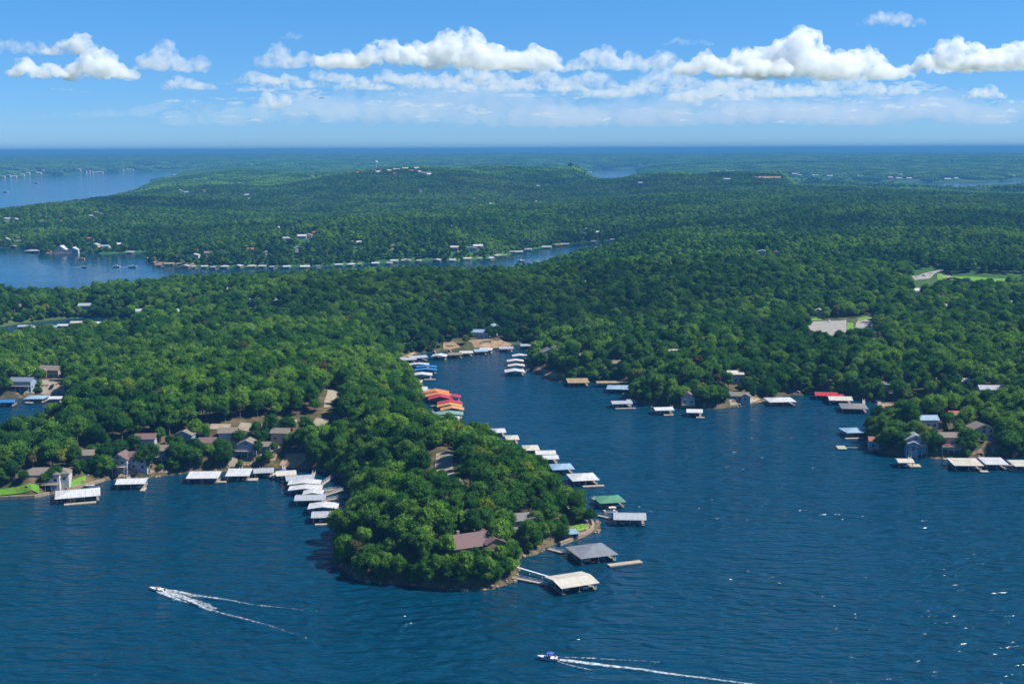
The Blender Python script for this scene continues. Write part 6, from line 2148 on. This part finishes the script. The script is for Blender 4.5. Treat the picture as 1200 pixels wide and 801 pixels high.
# low growth leaning over the water's edge
bx_, by_ = scatter(400, 1500, 4.3)
sb = shore_d(bx_, by_)
k = (sb > 0.2) & (sb < 7) & (vnoise(bx_, by_, 38, 21) > -0.6) & ~blocked(bx_, by_, 0, False)
bx_, by_ = bx_[k], by_[k]
bz_ = ground(bx_, by_)
nb = len(bx_)
shrubs = pack(bx_, by_, bz_ - 1.3, 0, 0, rng.uniform(0, 6.28, nb), rng.uniform(0.34, 0.66, nb), rng.integers(0, 9, nb))
HAND = [(578, 683, .62), (588, 680, .6), (566, 685, .7), (553, 686, .66), (540, 686, .7), (526, 685, .72), (513, 685, .7), (498, 684, .72), (597, 674, .55), (601, 665, .6), (470, 682, .75), (455, 680, .7), (440, 679, .7), (425, 676, .7),
        (545, 676, .7), (572, 674, .55), (586, 668, .6), (60, 567, .55), (52, 570, .45), (66, 563, .6), (28, 566, .4), (112, 559, .8), (122, 556, .8), (131, 556, .6), (171, 551, .85), (178, 547, .9), (205, 550, .9), (213, 549, .85), (222, 548, .8), (230, 547, .7), (262, 545, .8), (256, 546, .7), (303, 536, .6),
        (322, 536, .55), (340, 528, .7), (360, 528, .8), (312, 518, .7), (1044, 527, .85), (1052, 530, .8), (1058, 529, .7), (1086, 529, .8), (1094, 531, .75), (1102, 530, .6), (1134, 525, .85), (1128, 529, .7), (1180, 530, .9), (1190, 529, .8), (1034, 524, .6), (1037, 529, .6),
        (836, 475, .9), (843, 474, .9), (850, 473, .6), (794, 473, .7), (787, 472, .8), (820, 474, .8), (828, 474, .8), (800, 475, .45), (879, 468, .6), (620, 601, .7), (628, 640, .6), (636, 636, .6), (645, 633, .5), (598, 626, .6), (630, 626, .6)]
hp = np.array([on_ground(a_, b_)[:3] + (c_,) for a_, b_, c_ in HAND])
hp = hp[hp[:, 2] > .15]
xs, ys, zs = np.concatenate([xs, hp[:, 0]]), np.concatenate([ys, hp[:, 1]]), np.concatenate([zs, hp[:, 2]])
sc = np.concatenate([sc, hp[:, 3]])
kind = np.concatenate([kind, rng.integers(0, 9, len(hp))])
rz = np.concatenate([rz, rng.uniform(0, 6.28, len(hp))])
n = len(xs)
near_x, near_y, near_z, near_k, near_s, near_r = xs, ys, zs - 0.2, kind, sc, rz
order = np.argsort(np.hypot(near_x, near_y))
u_, v_ = project(near_x, near_y, near_z + 8)
inframe = (u_ > -5) & (u_ < 1205)
order = order[inframe[order]]
solo = order[:300]
is_solo = np.zeros(n, bool)
is_solo[solo] = True

for i in np.where(~is_solo)[0]:
    pts.append((near_x[i], near_y[i], near_z[i], 0, 0, near_r[i], near_s[i], near_k[i]))
pts = [np.array(pts), shrubs]


xs, ys = scatter(1500, 4200, 8.0)
k = (shore_d(xs, ys) > 2.0) & ~blocked(xs, ys)
xs, ys = xs[k], ys[k]
zs = ground(xs, ys)
n = len(xs)
kk = rng.integers(0, 8, n)
kk[rng.uniform(0, 1, n) > 0.985] = 8
bx_, by_ = scatter(1500, 3000, 7.5)
sb = shore_d(bx_, by_)
k = (sb > 0.5) & (sb < 16)
bx_, by_ = bx_[k], by_[k]
nb = len(bx_)
pts.append(pack(bx_, by_, ground(bx_, by_) - 1.8, 0, 0, rng.uniform(0, 6.28, nb), rng.uniform(0.45, 0.75, nb), np.array(MIDS)[rng.integers(0, 8, nb)]))
edge = np.clip(shore_d(xs, ys) / 30, 0, 1)
pts.append(pack(xs, ys, zs - 0.5, 0, 0, rng.uniform(0, 6.28, n), rng.uniform(0.75, 1.15, n) * (0.75 + 0.25 * edge), np.array(MIDS)[kk]))
for r0, r1, sp, s in ((4200, 9000, 60, 1.0), (9000, 17000, 95, 1.6)):
    xs, ys = scatter(r0, r1, sp, 0.12)
    k = (shore_d(xs, ys) > 22.0) & ~blocked(xs, ys, 25)
    xs, ys = xs[k], ys[k]
    zs = ground(xs, ys)
    e = 25.0
    gx = (ground(xs + e, ys) - ground(xs - e, ys)) / (2 * e)
    gy = (ground(xs, ys + e) - ground(xs, ys - e)) / (2 * e)
    n = len(xs)
    rz = rng.uniform(0, 6.28, n)
    # tilt with the slope: rotate Z first, then lean (XYZ euler applies X, then Y, then Z)
    lx = gx * np.cos(rz) + gy * np.sin(rz)
    ly = -gx * np.sin(rz) + gy * np.cos(rz)
    pts.append(pack(xs, ys, zs - 1.0, np.arctan(ly), -np.arctan(lx), rz, s * rng.uniform(0.92, 1.1, n), np.array(PATCH)[rng.integers(0, len(PATCH), n)]))
P = np.concatenate(pts)
print('forest instances', len(P))

me = bpy.data.meshes.new('forest')
me.vertices.add(len(P))
me.vertices.foreach_set('co', P[:, :3].astype(np.float32).ravel())
for nm, c_, typ in (('sc', 6, 'FLOAT'), ('pick', 7, 'INT')):
    a_ = me.attributes.new(nm, typ, 'POINT')
    a_.data.foreach_set('value', P[:, c_].astype(np.int32 if typ == 'INT' else np.float32))
a_ = me.attributes.new('rot', 'FLOAT_VECTOR', 'POINT')
a_.data.foreach_set('vector', P[:, 3:6].astype(np.float32).ravel())
forest = link(bpy.data.objects.new('forest', me))
tag(forest, 'dense green oak forest covering the hills behind the shore', 'forest', kind='stuff')
ng = bpy.data.node_groups.new('plant_forest', 'GeometryNodeTree')
ng.interface.new_socket('Geometry', in_out='INPUT', socket_type='NodeSocketGeometry')
ng.interface.new_socket('Geometry', in_out='OUTPUT', socket_type='NodeSocketGeometry')
gi, go = ng.nodes.new('NodeGroupInput'), ng.nodes.new('NodeGroupOutput')
ci = ng.nodes.new('GeometryNodeCollectionInfo')
ci.inputs['Collection'].default_value = far_col
ci.inputs['Separate Children'].default_value = True
ci.inputs['Reset Children'].default_value = True
iop = ng.nodes.new('GeometryNodeInstanceOnPoints')
iop.inputs['Pick Instance'].default_value = True


def attr(nm, typ):
    a_ = ng.nodes.new('GeometryNodeInputNamedAttribute')
    a_.data_type = typ
    a_.inputs['Name'].default_value = nm
    return a_.outputs['Attribute']


ng.links.new(gi.outputs[0], iop.inputs['Points'])
ng.links.new(ci.outputs[0], iop.inputs['Instance'])
ng.links.new(attr('pick', 'INT'), iop.inputs['Instance Index'])
e2r = ng.nodes.new('FunctionNodeEulerToRotation')
ng.links.new(attr('rot', 'FLOAT_VECTOR'), e2r.inputs[0])
ng.links.new(e2r.outputs[0], iop.inputs['Rotation'])
ng.links.new(attr('sc', 'FLOAT'), iop.inputs['Scale'])
ng.links.new(iop.outputs[0], go.inputs[0])
md = forest.modifiers.new('plant', 'NODES')
md.node_group = ng

# the 300 nearest trees, each a thing of its own
KIND_NAME = {'oak': 'oak_tree', 'yellow': 'oak_tree', 'cedar': 'cedar_tree', 'brown': 'oak_tree'}
for i in solo:
    crown, trunk, h_, rad_, kd = PROTO[near_k[i]]
    e = link(bpy.data.objects.new(KIND_NAME[kd], None))
    e.location = (near_x[i], near_y[i], near_z[i])
    e.rotation_euler = (0, 0, near_r[i])
    e.scale = (near_s[i],) * 3
    e.empty_display_size = 1
    link(bpy.data.objects.new('crown', crown), e)
    link(bpy.data.objects.new('trunk', trunk), e)
    label_tree(e, near_x[i], near_y[i], near_z[i], h_ * near_s[i], kd)
